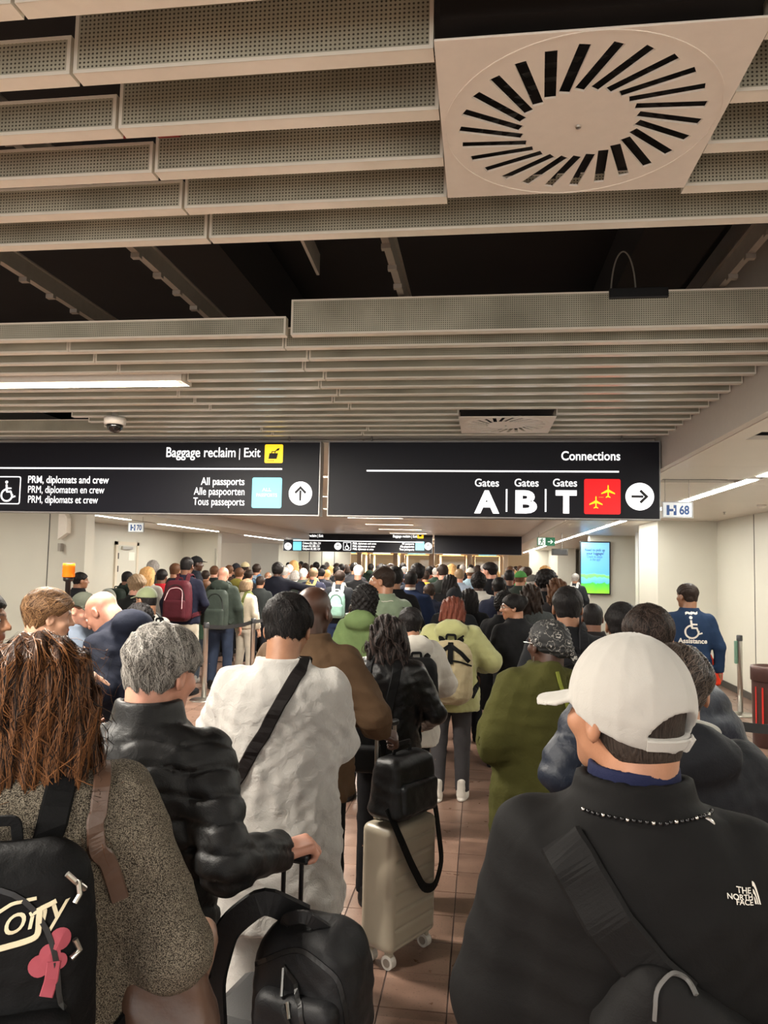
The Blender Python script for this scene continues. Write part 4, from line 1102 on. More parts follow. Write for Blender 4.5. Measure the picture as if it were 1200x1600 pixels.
# green exit sign, dark monitor, advertising screen
m_green = glow('exit_green', (30, 104, 72), .5 * EV); g_ex = glow('exit_white', (225, 238, 228), .8 * EV)
EY = 16.5
p, q = at_y(839.5, 839.5, EY), at_y(867, 853, EY); ex = empty('exit_sign'); tag(ex, 'green and white exit sign with running figure and right arrow', 'sign')
MB().rbox(p.x, q.x, EY, EY + .05, q.z, p.z, .004).build('box', m_green, ex)
flat(ex, 'white_field', [[(-1, -1), (1, -1), (1, 1), (-1, 1)]], 846.5, 846, EY, .078, g_ex)
flat(ex, 'running_figure', [[(x * .16 + .1, z * .16 + .7) for x, z in disc(12)], [(-.2, .5), (.2, .55), (.15, -.05), (-.2, -.05)], [(.1, .5), (.55, .2), (.5, .08), (.1, .34)], [(-.2, .48), (-.6, .25), (-.55, .12), (-.15, .34)], [(-.15, -.02), (.12, -.02), (-.3, -.8), (-.5, -.8)], [(0, 0), (.2, -.02), (.5, -.4), (.45, -.8), (.3, -.8), (.32, -.42)]], 846.5, 846, EY, .085, m_green, .006)
flat(ex, 'arrow_right', rot90(ARROW_UP), 860, 846.5, EY, .095, g_ex)
for x in (p.x + .03, q.x - .03): MB().tube([(x, EY + .02, p.z), (x, EY + .02, ZS)], .004, 5).build('hanger_wire', m_rail, ex)
p, q = at_y(862, 857, 17), at_y(887.5, 868, 17); mo = empty('monitor'); tag(mo, 'dark flat monitor hanging below the right aisle ceiling', 'screen')
MB().rbox(p.x, q.x, 17, 17.08, q.z, p.z, .006).build('casing', plain('monitor_grey', (96, 92, 86), .4), mo); MB().box(p.x + .025, q.x - .025, 16.994, 17, q.z + .02, p.z - .02).build('display', plain('display_off', (26, 23, 24), .2), mo)
MB().tube([((p.x + q.x) / 2 + .05, 17.04, p.z), ((p.x + q.x) / 2 + .05, 17.04, ZS)], .012, 8).build('pole', m_rail, mo)
NY = 17.885
p, q = at_y(908, 847.5, NY), at_y(952, 927.5, NY); ad = empty('advertising_screen'); tag(ad, 'tall bright blue advertising screen about luggage on right wall', 'screen')
MB().rbox(p.x - .03, q.x + .03, NY, NY + .1, q.z - .03, p.z + .03, .008).build('casing', m_black, ad)
def screen_mat():
    m, nt, b = nmat('advert_picture'); L = nt.links; tc = node(nt, 'ShaderNodeTexCoord'); sx = node(nt, 'ShaderNodeSeparateXYZ'); L.new(tc.outputs['Generated'], sx.inputs[0])
    mp = node(nt, 'ShaderNodeMapping'); mp.inputs['Scale'].default_value = (2, 1, 3); L.new(tc.outputs['Generated'], mp.inputs[0])
    nz = node(nt, 'ShaderNodeTexNoise'); nz.inputs['Scale'].default_value = 1.6; L.new(mp.outputs[0], nz.inputs[0])
    ad_ = node(nt, 'ShaderNodeMath', operation='MULTIPLY_ADD'); ad_.inputs[1].default_value = .16; L.new(nz.outputs[0], ad_.inputs[0]); L.new(sx.outputs[2], ad_.inputs[2])
    cr = node(nt, 'ShaderNodeValToRGB'); e = cr.color_ramp.elements; cr.color_ramp.interpolation = 'LINEAR'
    e[0].position, e[0].color = .0, hexc(150, 205, 60); e[1].position, e[1].color = 1.0, hexc(122, 184, 236)
    for pos, c in ((.14, (120, 200, 50)), (.27, (70, 180, 70)), (.29, (90, 170, 220)), (.36, (110, 185, 235)), (.38, (110, 200, 110)), (.44, (130, 210, 120)), (.46, (90, 165, 232)), (.8, (104, 172, 238))):
        k = e.new(pos); k.color = hexc(*c)
    L.new(ad_.outputs[0], cr.inputs[0]); L.new(cr.outputs[0], b.inputs['Base Color']); L.new(cr.outputs[0], b.inputs['Emission Color']); b.inputs['Emission Strength'].default_value = .95 * EV
    b.inputs['Roughness'].default_value = .3
    return m
MB().box(p.x, q.x, NY - .006, NY, q.z, p.z).build('display', screen_mat(), ad)
m_navy = plain('print_navy', (18, 44, 96), .5)
for t_, x0_, x1_, bs, bo in (('Need to pick up', 914, 945, 861, .02), ('your luggage?', 916, 943.5, 866.3, .02), ('Check its status', 917, 941, 871.5, 0), ('in the app!', 922, 938, 876, 0)): text_on(ad, NY, t_, x0_, x1_, bs, m_navy, bo, 4, .006)

# dome camera on the slats, wedge lamp on the left wall, small ceiling devices
c = at_z(180, 652, ZC - .005); dc = empty('dome_camera', (c.x, c.y, ZC)); tag(dc, 'white dome security camera under the slat ceiling', 'camera')
MB().lathe([(.024, .03), (.024, -.005), (.07, -.008), (.076, -.018), (.074, -.055), (.05, -.06)], 28).build('mount', m_white, dc, True)
MB().lathe([(.05, -.052), (.058, -.064), (.05, -.09), (.03, -.108), (.006, -.116), (.001, -.1165)], 28).build('dome', plain('smoked_dome', (14, 14, 16), .08, spec=.8), dc, True)
p = at_y(96, 822, 10.4); wl = empty('wall_light', (p.x, 10.4, p.z)); tag(wl, 'pale wedge shaped fitting on the left wall corner', 'wall fitting')
MB().add([(-.04, -.02, .2), (.05, -.02, .2), (.10, -.02, .12), (.10, -.02, -.1), (-.04, -.02, -.2), (-.04, .1, .2), (.05, .1, .2), (.10, .1, .12), (.10, .1, -.1), (-.04, .1, -.2)], [(0, 1, 2, 3, 4), (9, 8, 7, 6, 5), (0, 5, 6, 1), (1, 6, 7, 2), (2, 7, 8, 3), (3, 8, 9, 4), (4, 9, 5, 0)]).build('wedge_body', m_white, wl)
MB().rbox(-.045, .0, .0, .08, -.38, -.26, .004).build('control_box', m_rail, wl)
for px, py, z, lab in ((1148, 789, ZS, 'small white smoke detector on the right aisle ceiling'), (330, 624, ZC, None)):
    if lab is None: continue
    c = at_z(1190, 789, ZS); sd = MB().lathe([(.05, 0), (.05, -.015), (.035, -.035), (.001, -.037)], 18, (c.x, c.y, ZS)).build('smoke_detector', m_white, None, True); tag(sd, lab, 'detector')
c = at_z(1132, 800, ZS); sp = MB().lathe([(.02, 0), (.02, -.006), (.006, -.01), (.006, -.03), (.018, -.032), (.001, -.034)], 14, (c.x, c.y, ZS)).build('sprinkler', m_steel, None, True); tag(sp, 'small metal sprinkler head in right aisle ceiling', 'sprinkler')

# ------------------------------------------------------------------ belts, posts, bin
m_belt = plain('black_belt', (20, 20, 22), .6, bump=.3, bscale=400)
def post(px, py, lab, loc=None, h=.97):
    p = at_z(px, py, 0) if loc is None else Vector(loc); t = empty('barrier_post', (p.x, p.y, 0)); tag(t, lab, 'barrier post')
    MB().lathe([(.17, 0), (.175, .006), (.16, .016), (.05, .026), (.034, .034), (.001, .034)], 28).build('base_plate', m_steel, t, True)
    MB().lathe([(.031, .03), (.031, h - .07), (.031, h - .069)], 20).build('pole', m_steel, t, True)
    MB().lathe([(.034, h - .07), (.036, h - .06), (.036, h - .008), (.03, h), (.001, h)], 20).build('belt_head', plain('post_head', (52, 52, 54), .4), t, True)
    return p, h
def belt(a, b, lab, za=.915, zb=None):
    a, b = Vector(a), Vector(b); d = (b - a); d.z = 0; n = d.normalized(); o = a + n * .03; e = b - n * .03
    m = MB(); V = []; F = []; K = 10; s = Vector((-n.y, n.x, 0)) * .0012
    for k in range(K + 1):
        q = o.lerp(e, k / K); sag = .03 * 4 * (k / K) * (1 - k / K)
        for z in (za - .025 - sag, za + .025 - sag): V += [(q.x + s.x, q.y + s.y, z), (q.x - s.x, q.y - s.y, z)]
    for k in range(K):
        i = k * 4
        for u, v in ((0, 1), (1, 3), (3, 2), (2, 0)): F.append((i + u, i + v, i + 4 + v, i + 4 + u))
    F += [(0, 1, 3, 2), (K * 4, K * 4 + 2, K * 4 + 3, K * 4 + 1)]
    o_ = m.add(V, F).build('barrier_belt', m_belt); tag(o_, lab, 'barrier belt'); return o_
pa, _ = post(1157, 1117, 'steel barrier post standing by the right wall near the bin')
MB().rbox(pa.x - .06, pa.x - .03, pa.y - .025, pa.y + .025, .62, .9, .006).build('post_cassette', plain('green_cassette', (96, 130, 112), .35), None)
D.objects['post_cassette'].parent = D.objects['barrier_post']; D.objects['post_cassette'].matrix_parent_inverse = Matrix.Translation((-pa.x, -pa.y, 0))
pb, _ = post(318, 1094, 'steel barrier post behind the white shirt man on the left')
pc, _ = post(0, 0, 'steel barrier post beside the person in a cream jacket', loc=(at_d(396, 968, 10.2).x, at_d(396, 968, 10.2).y, 0))
pd_, _ = post(0, 0, 'far steel barrier post in the gap above the bald head', loc=(at_d(510, 921, 17).x, at_d(510, 921, 17).y, 0))
belt(pb, pc, 'black barrier belt between the two posts behind white shirt man')
belt(pc, (at_d(452, 940, 13).x, at_d(452, 940, 13).y, 0), 'black barrier belt running on past the cream jacket')
r1 = at_d(1108, 1120, 3.95); r2 = at_d(1330, 1135, 3.9)
post(0, 0, 'steel barrier post behind the navy puffer jacket', loc=(r1.x, r1.y, 0)); post(0, 0, 'steel barrier post just right of the brown bin', loc=(r2.x, r2.y, 0))
br = belt((r1.x, r1.y, 0), (r2.x, r2.y, 0), 'black barrier belt crossing in front of the brown bin', .945)
bp_ = at_z(1196, 1172, 0)
bn = empty('waste_bin', (bp_.x + .13, bp_.y + .17, 0)); tag(bn, 'round brown and red waste bin at the right edge', 'bin')
m_bin = plain('bin_brown', (84, 58, 54), .4, .3); m_binr = plain('bin_red', (206, 52, 44), .4)
MB().lathe([(.17, .0), (.18, .01), (.185, .66), (.185, .662)], 32).build('drum', m_bin, bn, True)
MB().lathe([(.192, .655), (.196, .66), (.196, .78), (.19, .80), (.15, .805), (.14, .78), (.001, .78)], 32).build('rim', m_bin, bn, True)
for k in range(4):
    a = math.radians(200 + 24 * k); MB().add([(.1865 * math.cos(a + da), .1865 * math.sin(a + da), z) for da, z in ((-.05, .15), (.05, .15), (.05, .6), (-.05, .6))], [(0, 1, 2, 3)]).build('red_stripe', m_binr, bn)

# ------------------------------------------------------------------ passport control at the far end
m_warm = plain('booth_beige', (206, 178, 138), .5); m_wood = plain('booth_post', (158, 136, 112), .4)
m_glass, ntg, bg = nmat('booth_glass'); bg.inputs['Transmission Weight'].default_value = 1; bg.inputs['Roughness'].default_value = .03; bg.inputs['Base Color'].default_value = (.95, .98, .96, 1)
wall('wall_back', -12, 6, 56, 56.3, 3.0, m_warm)
BO = ['leftmost', 'second from left', 'third from left', 'fourth from left', 'rightmost']
for i in range(5):
    x = -7.6 + i * 2.0; t = empty('passport_booth', (x, 42, 0)); tag(t, 'far beige glazed passport booth, %s of the five booths' % BO[i], 'booth', 'passport booths')
    MB().rbox(-.75, .75, 0, 2.2, 0, 1.05, .01).build('counter', m_warm, t)
    for sx in (-.75, .75):
        for y in (0, 2.2): MB().box(sx - .05, sx + .05, y - .05, y + .05, 0, 2.5).build('post', m_wood, t)
    MB().box(-.7, .7, -.006, .006, 1.06, 2.1).build('pane', m_glass, t); MB().rbox(-.85, .85, -.15, 2.3, 2.35, 2.5, .01).build('roof', m_warm, t)
    MB().box(-.5, .5, -.16, -.15, 2.37, 2.48).build('booth_sign', g_white if i % 2 else g_blue, t)
    area_lamp('lamp_light', (0, 1.1, 2.33), 1.2, 1.6, 110, (1, .88, .68), t)
for i, x in enumerate((-8.7, -6.6, -4.6, -2.6, -.6, 1.35)): MB().box(x - .12, x + .12, 40, 40.3, 0, 2.76).build('trim_%d' % (i + 1), m_wood)['kind'] = 'structure'

# ------------------------------------------------------------------ people in front
def spot(px, top, d, face=0, hair_off=.012):
    """ground point, scale and a function from (pixel, depth) to the figure's own space"""
    P = at_d(px, top, d); s = (P.z - hair_off) / 1.715; a = -math.radians(face)
    def loc(x, y, dd):
        q = at_d(x, y, dd); dx, dy = q.x - P.x, q.y - P.y
        return ((dx * math.cos(a) - dy * math.sin(a)) / s, (dx * math.sin(a) + dy * math.cos(a)) / s, q.z / s)
    return loc
BLACK = (17, 17, 18)
def quilt(fq=46., amp=.0055):
    def fn(P):
        u = (P[:, 2] + .35 * P[:, 1] + .008 * np.sin(P[:, 0] * 40 + P[:, 2] * 20)) * fq / math.pi; g = np.abs(u % 1 - .5) * math.pi / fq
        return amp * 1.3 * np.exp(-(g / .007) ** 2) + .003 * np.sin(P[:, 0] * 70 + P[:, 2] * 60) * np.sin(P[:, 1] * 55 + 2)
    return fn

# --- woman with long auburn hair, tweed coat, black backpack and brown tote
l = spot(62, 988, 1.42, 24)
w1 = person(62, 988, 1.42, 'woman with long auburn hair in a grey tweed coat, front left', face=24, hair='long', hc='auburn', skin_='pale', res=.011, hh=.006, hend=1.40,
            L=((-.30, -.06, 1.12), (-.18, .2, 1.05)), R=((.29, -.06, 1.09), (.10, .20, 1.0)), tc=cloth((46, 41, 36), .95, .9, 480, rgb2=(146, 136, 120)), bc=(40, 42, 48),
            custom_top=lambda f: f.top(hem=.62, bulk=.018, ru=.062, re=.064, rw=.052, collar='crew', fold=.006, flare=.02), custom_hair=lambda f: f.hair('long', end=1.385, width=.128), hmat=hairmat((30, 18, 12), (70, 44, 28), .8))
hf = w1['fig'].hair('long', end=1.385, width=.128)
def flow_long(P): return np.stack([np.sin(P[:, 2] * 22 + P[:, 0] * 30) * .22 + P[:, 0] * 1.2, -.15 * np.ones(len(P)), -np.ones(len(P))], 1)
strands(w1, hf, 2800, 15, .021, .0011, hairmat((24, 15, 10), (122, 80, 48), .34, strand=True), flow_long, jitter=.3)
bk = backpack(w1, 'black backpack with cream script and pink clover print, front left', BLACK, w=.37, h=.54, dep=.15, zc=1.11, dx=-.03, res=.011, pocket=True, zips=True)
m_cream = plain('print_cream', (206, 196, 166), .6); m_pink = plain('print_pink', (150, 62, 74), .7)
def on_pack(px, py, mult=1.0):
    v = ray(px, py); lo_, hi_ = .6, 2.2
    T = Matrix.Translation(Vector(w1['loc'])) @ Matrix.Rotation(math.radians(24), 4, 'Z') @ Matrix.Scale(w1['s'], 4); Ti = T.inverted()
    ds = np.linspace(.7, 1.7, 400); P = A([tuple(Ti @ (CO + v * float(t))) for t in ds]); f_ = bk['f'](P); i = np.argmax(f_ < 0)
    return P[i] if f_[i] < 0 else P[np.argmin(f_)]
o_ = on_pack(2, 1462); sx_ = .3
print_on(bk['o'], bk['f'], text_mesh('ony', .068, .0, shear=.3), o_, (.98, 0, .17), (-.12, 0, .99), m_cream, 'script_print', .003)
for path, wd in (([(-20, 1487), (40, 1470), (60, 1462), (63, 1420)], .010), ([(48, 1428), (70, 1416), (88, 1406)], .008), ([(-10, 1430), (20, 1410), (58, 1402)], .006)):
    strip([on_pack(x, y) for x, y in path], wd, .001, bk['f'], .003).build('script_underline', m_cream, bk['o'])
cl_ = MB()
for x, y, r in ((62, 1508, 16), (78, 1490, 15), (95, 1466, 16), (92, 1500, 12)):
    c_ = on_pack(x, y); k_ = r * 1.2 / 1150 / w1['s']
    pts_ = project(bk['f'], A([c_ + A([math.cos(t) * k_, 0, math.sin(t) * k_]) for t in np.linspace(0, 2 * math.pi, 20)[:-1]] + [c_]), .003)
    cl_.add(pts_, [(i, (i + 1) % 19, 19) for i in range(19)])
cl_.build('clover_print', m_pink, bk['o'])
strip([on_pack(x, y) for x, y in ((84, 1500), (80, 1530), (72, 1556))], .022, .001, bk['f'], .003).build('clover_stem', m_pink, bk['o'])
for pts_ in (((106, 1361), (118, 1372), (134, 1384)), ((124, 1372), (126, 1392), (118, 1406)), ((118, 1462), (126, 1478), (112, 1492))):
    P = [tuple(on_pack(min(x, 140), y) + A([0, -.012, 0])) for x, y in pts_]; MB().tube(P, .005, 8).build('zip_pull', m_steel, bk['o'])
m_leather = plain('brown_leather', (84, 62, 50), .38, var=.12, nscale=14, bump=.25, bscale=60)
tote = worn(w1, 'tote_bag', 'brown leather tote bag hanging from the tweed coat shoulder', 'bag')
tcn = A(l(258, 1545, 1.40)) + A([0, 0, -.01])
def tote_f(P):
    q = (P - tcn) @ rot('y', -9); z = q[:, 2]
    return (rbx(q / np.stack([1 + .25 * np.clip(-z / .17, -1, 1), 1 + .5 * np.clip(-z / .17, -1, 1), np.ones(len(q))], 1), (0, 0, 0), (.09, .045, .14), .035) + folds(P, .009, .7, 4)) * .8
link('bag_body', sdf_mesh('tote', tote_f, tcn - .3, tcn + .3, .009, 'bag_body'), m_leather, tote)
strip([l(158, 1195, 1.40), l(164, 1260, 1.28), l(166, 1330, 1.26), l(190, 1430, 1.27)], .034, .004, lambda P: np.minimum(w1['top'](P), tote_f(P)), .006, 40).build('shoulder_strap', m_leather, tote)
ptc = A(l(284, 1512, 1.50))
link('flap', sdf_mesh('toteflap', lambda P: rbx((P - ptc) @ rot('y', 14), (0, 0, 0), (.06, .05, .10), .03) + folds(P, .004, .8, 5), ptc - .2, ptc + .2, .009, 'flap'), plain('pale_leather', (128, 100, 84), .4, var=.08), tote)

# --- man with grey hair in a black quilted jacket, trolley case with backpack
l = spot(240, 978, 1.86, 10)
g2 = person(240, 978, 1.86, 'grey haired man in a black quilted jacket holding a trolley handle', face=10, hair='short', hc='grey', skin_='pink', res=.0105, hh=.0055, th=.022, head=(-34, -10, 0), wide=.98,
            L=((-.28, -.04, 1.12), (-.20, .16, .96)), R=(l(352, 1352, 1.70), l(438, 1330, 1.93)), hands=('relax', 'grip'), hdir=(None, (l(478, 1318, 1.96) - A(l(438, 1330, 1.93)), (.1, -.1, 1))), tc=BLACK, bc=(52, 52, 56), rough=.5,
            custom_top=lambda f: f.top(hem=.80, bulk=.014, ru=.058, re=.058, rw=.046, collar='stand', fold=.006, fn=quilt(), cuff=.98, ch=.022), hmat=hairmat((70, 67, 64), (140, 135, 129), .6))
hf2 = g2['fig'].hair('short', th=.022)
strands(g2, hf2, 4200, 7, .011, .0009, hairmat((58, 55, 52), (168, 163, 156), .45, strand=True), lambda P: np.stack([P[:, 0] * 3, -P[:, 1] * 2 - .3, -(1.70 - P[:, 2]) * 9 - .25], 1), jitter=.45, off=.001)
wr = at_d(458, 1331, 1.96)
tr = empty('trolley_case', (wr.x, wr.y, 0), math.radians(-12)); tag(tr, 'black trolley case with raised handle held by the grey haired man', 'suitcase')
m_case = plain('black_shell', (22, 22, 24), .4, bump=.1)
MB().rbox(-.19, .19, -.14, .12, .05, .60, .03).build('shell', m_case, tr)
for sx in (-1, 1):
    MB().tube([(sx * .026, 0, .58), (sx * .026, 0, .80)], .009, 10).build('handle_tube', m_black, tr); MB().tube([(sx * .026, 0, .78), (sx * .026, 0, wr.z - .012)], .0065, 10).build('handle_tube', plain('dark_alloy', (60, 60, 62), .3, .8), tr)
    for yy in (-.1, .1): MB().tube([(sx * .15 - .012, yy, .028), (sx * .15 + .012, yy, .028)], .026, 14).build('wheel', m_black, tr)
MB().rbox(-.05, .05, -.014, .014, wr.z - .026, wr.z + .002, .008).build('grip', m_black, tr)
# backpack standing on that case
b0 = at_d(488, 1600, 1.72); bt = empty('backpack', (b0.x, b0.y - .0, 0), math.radians(-14)); tag(bt, 'black backpack with padded shoulder straps standing on the trolley case', 'backpack')
bz = .605; m_bp = cloth((20, 20, 22), .55, .3, 500)
def bp_f(P):
    q = P - A([0, 0, bz + .155]); zz = np.clip(q[:, 2] / .155, -1, 1)
    return rbx(q / np.stack([1 - .22 * np.maximum(zz, 0) ** 2, 1 - .15 * np.maximum(zz, 0), np.ones(len(q))], 1), (0, 0, 0), (.135, .10, .155), .07) * .85 + folds(P, .004, 1.2, 3)
link('main_bag', sdf_mesh('bp2', bp_f, (-.2, -.2, bz - .05), (.2, .2, bz + .4), .008, 'main_bag'), m_bp, bt)
def bp_p(P): return rbx(P, (.01, -.10, bz + .09), (.10, .035, .10), .03) + folds(P, .003, 1.2, 8)
link('front_pocket', sdf_mesh('bp2p', bp_p, (-.2, -.2, bz - .05), (.2, .2, bz + .4), .008, 'front_pocket'), m_bp, bt)
af = lambda P: np.minimum(bp_f(P), bp_p(P))
for pts_, nm, w_ in (([(-.03, -.1, bz + .24), (.02, -.12, bz + .2), (.07, -.13, bz + .1)], 'zip', .012), ([(-.11, -.08, bz + .22), (0, -.1, bz + .29), (.10, -.08, bz + .24), (.125, -.07, bz + .1)], 'zip', .012), ([(-.01, -.13, bz + .18), (.03, -.14, bz + .12), (.06, -.14, bz + .04)], 'zip', .01)):
    strip(pts_, w_, .003, af, .001).build(nm, plain('zip_black', (12, 12, 12), .4), bt)
for k, (x, z) in enumerate(((-.03, .24), (.0, .19), (.03, .14))): MB().tube([tuple(p) for p in project(af, A([(x, -.13, bz + z), (x + .012, -.13, bz + z - .03)]), .005)], .004, 6).build('zip_pull', m_steel, bt)
strip([(-.05, .04, bz + .285), (-.13, -.02, bz + .34), (-.21, -.05, bz + .27), (-.245, -.05, bz + .14), (-.235, -.04, bz - .02), (-.2, -.03, bz - .14)], .062, .013, None, normal=(.35, -1, .2), n=36).build('shoulder_strap', m_bp, bt)
strip([(.04, -.02, bz + .30), (.0, -.05, bz + .335), (-.05, -.05, bz + .32), (-.06, -.03, bz + .28)], .03, .008, None, normal=(0, -1, .3), n=20).build('grab_handle', m_bp, bt)

# --- man in a white kurta
l = spot(446, 925, 2.55, 8)
KW = cloth((174, 171, 166), .75, .8, 300, var=.03)
kfn = lambda P: .007 * (np.abs(np.sin(P[:, 2] * 21 + 3 * np.sin(P[:, 0] * 9) + P[:, 0] * 7)) - .5) * np.clip((1.32 - P[:, 2]) * 4, 0, 1) + .004 * (np.abs(np.sin(P @ A([46., 10, 22]) + 2 * np.sin(P[:, 2] * 15))) - .6)
k3 = person(446, 925, 2.55, 'man in a long white kurta with a black strap across his back', face=8, hair='short', hc='black', skin_='olive', res=.010, hh=.006, head=(-8, -16, 0), wide=1.0, th=.016,
            L=(l(338, 1140, 2.62), l(366, 1180, 2.95)), R=(l(528, 1160, 2.6), l(496, 1190, 2.95)), tc=KW, bc=KW,
            custom_top=lambda f: f.top(hem=.60, bulk=.016, ru=.064, re=.062, rw=.058, collar='shirt', fold=.007, fn=kfn, prof=[(.60, .225, .16, -.01), (.80, .215, .15, -.01), (.95, .205, .142, -.01), (1.08, .192, .13, -.01), (1.22, .196, .134, -.012), (1.33, .198, .134, -.016), (1.39, .182, .12, -.02), (1.43, .144, .10, -.024), (1.462, .092, .078, -.022), (1.495, .062, .062, -.016)]))
strands(k3, k3['fig'].hair('short', th=.016), 1500, 7, .012, .0013, hairmat((10, 9, 9), (36, 32, 31), .5, strand=True), lambda P: np.stack([P[:, 0] * 3, -P[:, 1] * 2 - .3, -(1.70 - P[:, 2]) * 9 - .25], 1), jitter=.5, off=.001)
sl = worn(k3, 'crossbody_bag', 'black crossbody strap over the white kurta', 'bag')
strip([(.08, .05, 1.47), (.06, -.12, 1.44), (-.03, -.2, 1.28), (-.14, -.2, 1.10), (-.21, -.12, .99), (-.25, .02, .93)], .045, .004, k3['top'], .004, 50).build('strap', cloth((22, 18, 18), .7), sl)
pc_ = A([-.24, .13, .90])
link('pouch', sdf_mesh('pouch', lambda P: rbx(P, pc_, (.05, .11, .08), .03), pc_ - .2, pc_ + .2, .012, 'pouch'), cloth((24, 20, 20), .6), sl)

# --- bald man in a brown jacket with the pale suitcase
l = spot(487, 916, 3.2, -5, 0)
gp = at_d(598, 1146, 3.2)
b4 = person(487, 916, 3.2, 'bald dark skinned man in a brown jacket holding the pale suitcase', face=-5, hair='bald', skin_='dark', res=.012, hh=.007, head=(-12, -4, 0), wide=1.0,
            R=((.30, .0, 1.16), l(592, 1140, 3.16)), hands=('relax', 'grip'), hdir=(None, ((.8, .4, -.45), (.2, -.3, 1))), tc=(88, 68, 50), bc=(20, 20, 22),
            custom_top=lambda f: f.top(hem=.80, bulk=.018, collar='stand', fold=.010, ru=.062, re=.06, rw=.05))
sc0 = at_z(602, 1520, 0); ST = empty('suitcase', (sc0.x + .035, sc0.y + .17, 0), math.radians(58)); tag(ST, 'pale beige ribbed hard shell suitcase standing on the aisle', 'suitcase')
m_sc = plain('beige_shell', (166, 156, 138), .38, var=.04, nscale=6, bump=.05)
w_, d_, h_ = .17, .092, .53
def shell_f(P):
    q = P - A([0, 0, .07 + h_ / 2]); d = rbx(q, (0, 0, 0), (w_, d_, h_ / 2), .035)
    gz = np.abs(((q[:, 2] + 2) / .072) % 1 - .5) * .072
    return d + .008 * np.clip(1 - gz / .009, 0, 1) * (np.abs(q[:, 0]) < w_ - .03)
link('shell', sdf_mesh('case4', shell_f, (-.3, -.2, 0), (.3, .2, .8), .007, 'shell'), m_sc, ST)
zs_ = MB(); zs_.tube([(w_ + .001, 0, .12), (w_ + .001, 0, .62)], .004, 6); zs_.build('zip', plain('zip_grey', (110, 104, 94), .5), ST)
for sx in (-1, 1):
    for sy in (-1, 1):
        whl = MB().tube([(sx * (w_ - .04) - .016, sy * (d_ - .04), .03), (sx * (w_ - .04) + .016, sy * (d_ - .04), .03)], .030, 18).build('wheel', plain('wheel_white', (206, 202, 194), .4), ST)
        MB().tube([(sx * (w_ - .04) - .018, sy * (d_ - .04), .03), (sx * (w_ - .04) + .018, sy * (d_ - .04), .03)], .018, 14).build('hub', m_rail, whl)
        MB().rbox(sx * (w_ - .04) - .012, sx * (w_ - .04) + .012, sy * (d_ - .04) - .018, sy * (d_ - .04) + .018, .045, .085, .004).build('caster_fork', m_sc, ST)
hz = gp.z - .01; m_al = plain('alloy', (176, 170, 160), .3, .9)
for sx in (-1, 1): MB().tube([(sx * .065 - .03, .07, .60), (sx * .065 - .03, .07, hz)], .009, 10).build('handle_tube', m_al, ST)
MB().rbox(-.03 - .085, -.03 + .085, .055, .085, hz - .012, hz + .018, .010).build('grip', m_black, ST)
# black bag slung over the case
BG = empty('duffel_bag', ST.location + Vector((0, 0, -.05)), math.radians(58)); tag(BG, 'black soft bag with loose strap resting on top of the suitcase', 'bag')
m_bg = cloth((24, 24, 25), .42, .4, 500)
def bag_f(P):
    q = P - A([-.005, -.02, .67 + .135]); zz = q[:, 2] / .135
    return rbx(q / np.stack([1 + .06 * -zz, 1 - .18 * np.clip(zz, -1, 1), np.ones(len(q))], 1), (0, 0, 0), (.16, .085, .135), .045) + folds(P, .006, .9, 6)
link('bag_body', sdf_mesh('bag4', bag_f, (-.3, -.25, .6), (.3, .25, 1.05), .008, 'bag_body'), m_bg, BG)
def bagp(P): return rbx(P, (0, -.10, .765), (.13, .025, .07), .022) + folds(P, .004, 1., 2)
link('front_pocket', sdf_mesh('bag4p', bagp, (-.3, -.25, .6), (.3, .25, 1.05), .008, 'front_pocket'), cloth((30, 32, 34), .35, .3, 500), BG)
strip([(.17, -.03, .80), (.18, -.07, .66), (.165, -.12, .44), (.10, -.128, .34), (.02, -.125, .36), (-.08, -.125, .50), (-.15, -.12, .62), (-.17, -.06, .74)], .04, .004, None, normal=(.1, -1, 0), n=50).build('shoulder_strap', cloth((20, 20, 21), .6), BG)
strip([(-.06, .0, .94), (-.05, -.01, .985), (.05, -.01, .985), (.06, 0, .94)], .022, .004, None, normal=(0, -1, 0)).build('grab_handle', m_bg, BG)

# --- woman in a black leather jacket
l = spot(608, 960, 3.95)
b5 = person(608, 960, 3.95, 'woman with long wavy black hair in a glossy black leather jacket', hair='wavy', hc='black', skin_='tan', res=.012, hh=.007, hend=1.25, R=((.30, .02, 1.13), (.22, .22, 1.03)), L='front', tc=(15, 15, 16), rough=.3, bc=(18, 18, 20),
            custom_top=lambda f: f.top(hem=.86, bulk=.016, collar='stand', fold=.007), hmat=hairmat((20, 17, 17), (62, 54, 52), .4), custom_hair=lambda f: f.hair('wavy', end=1.24, width=.125))
hf5 = b5['fig'].hair('wavy', end=1.24, width=.125)
strands(b5, hf5, 1100, 12, .024, .0022, hairmat((16, 14, 14), (74, 62, 58), .35, strand=True), lambda P: np.stack([np.sin(P[:, 2] * 40 + P[:, 0] * 50) * .5 + P[:, 0], -.1 * np.ones(len(P)), -np.ones(len(P))], 1), off=.003)
backpack(b5, 'small black backpack low on the leather jacket woman', BLACK, w=.24, h=.34, dep=.12, zc=.97, dx=-.10, straps=(-1, 1), res=.012)

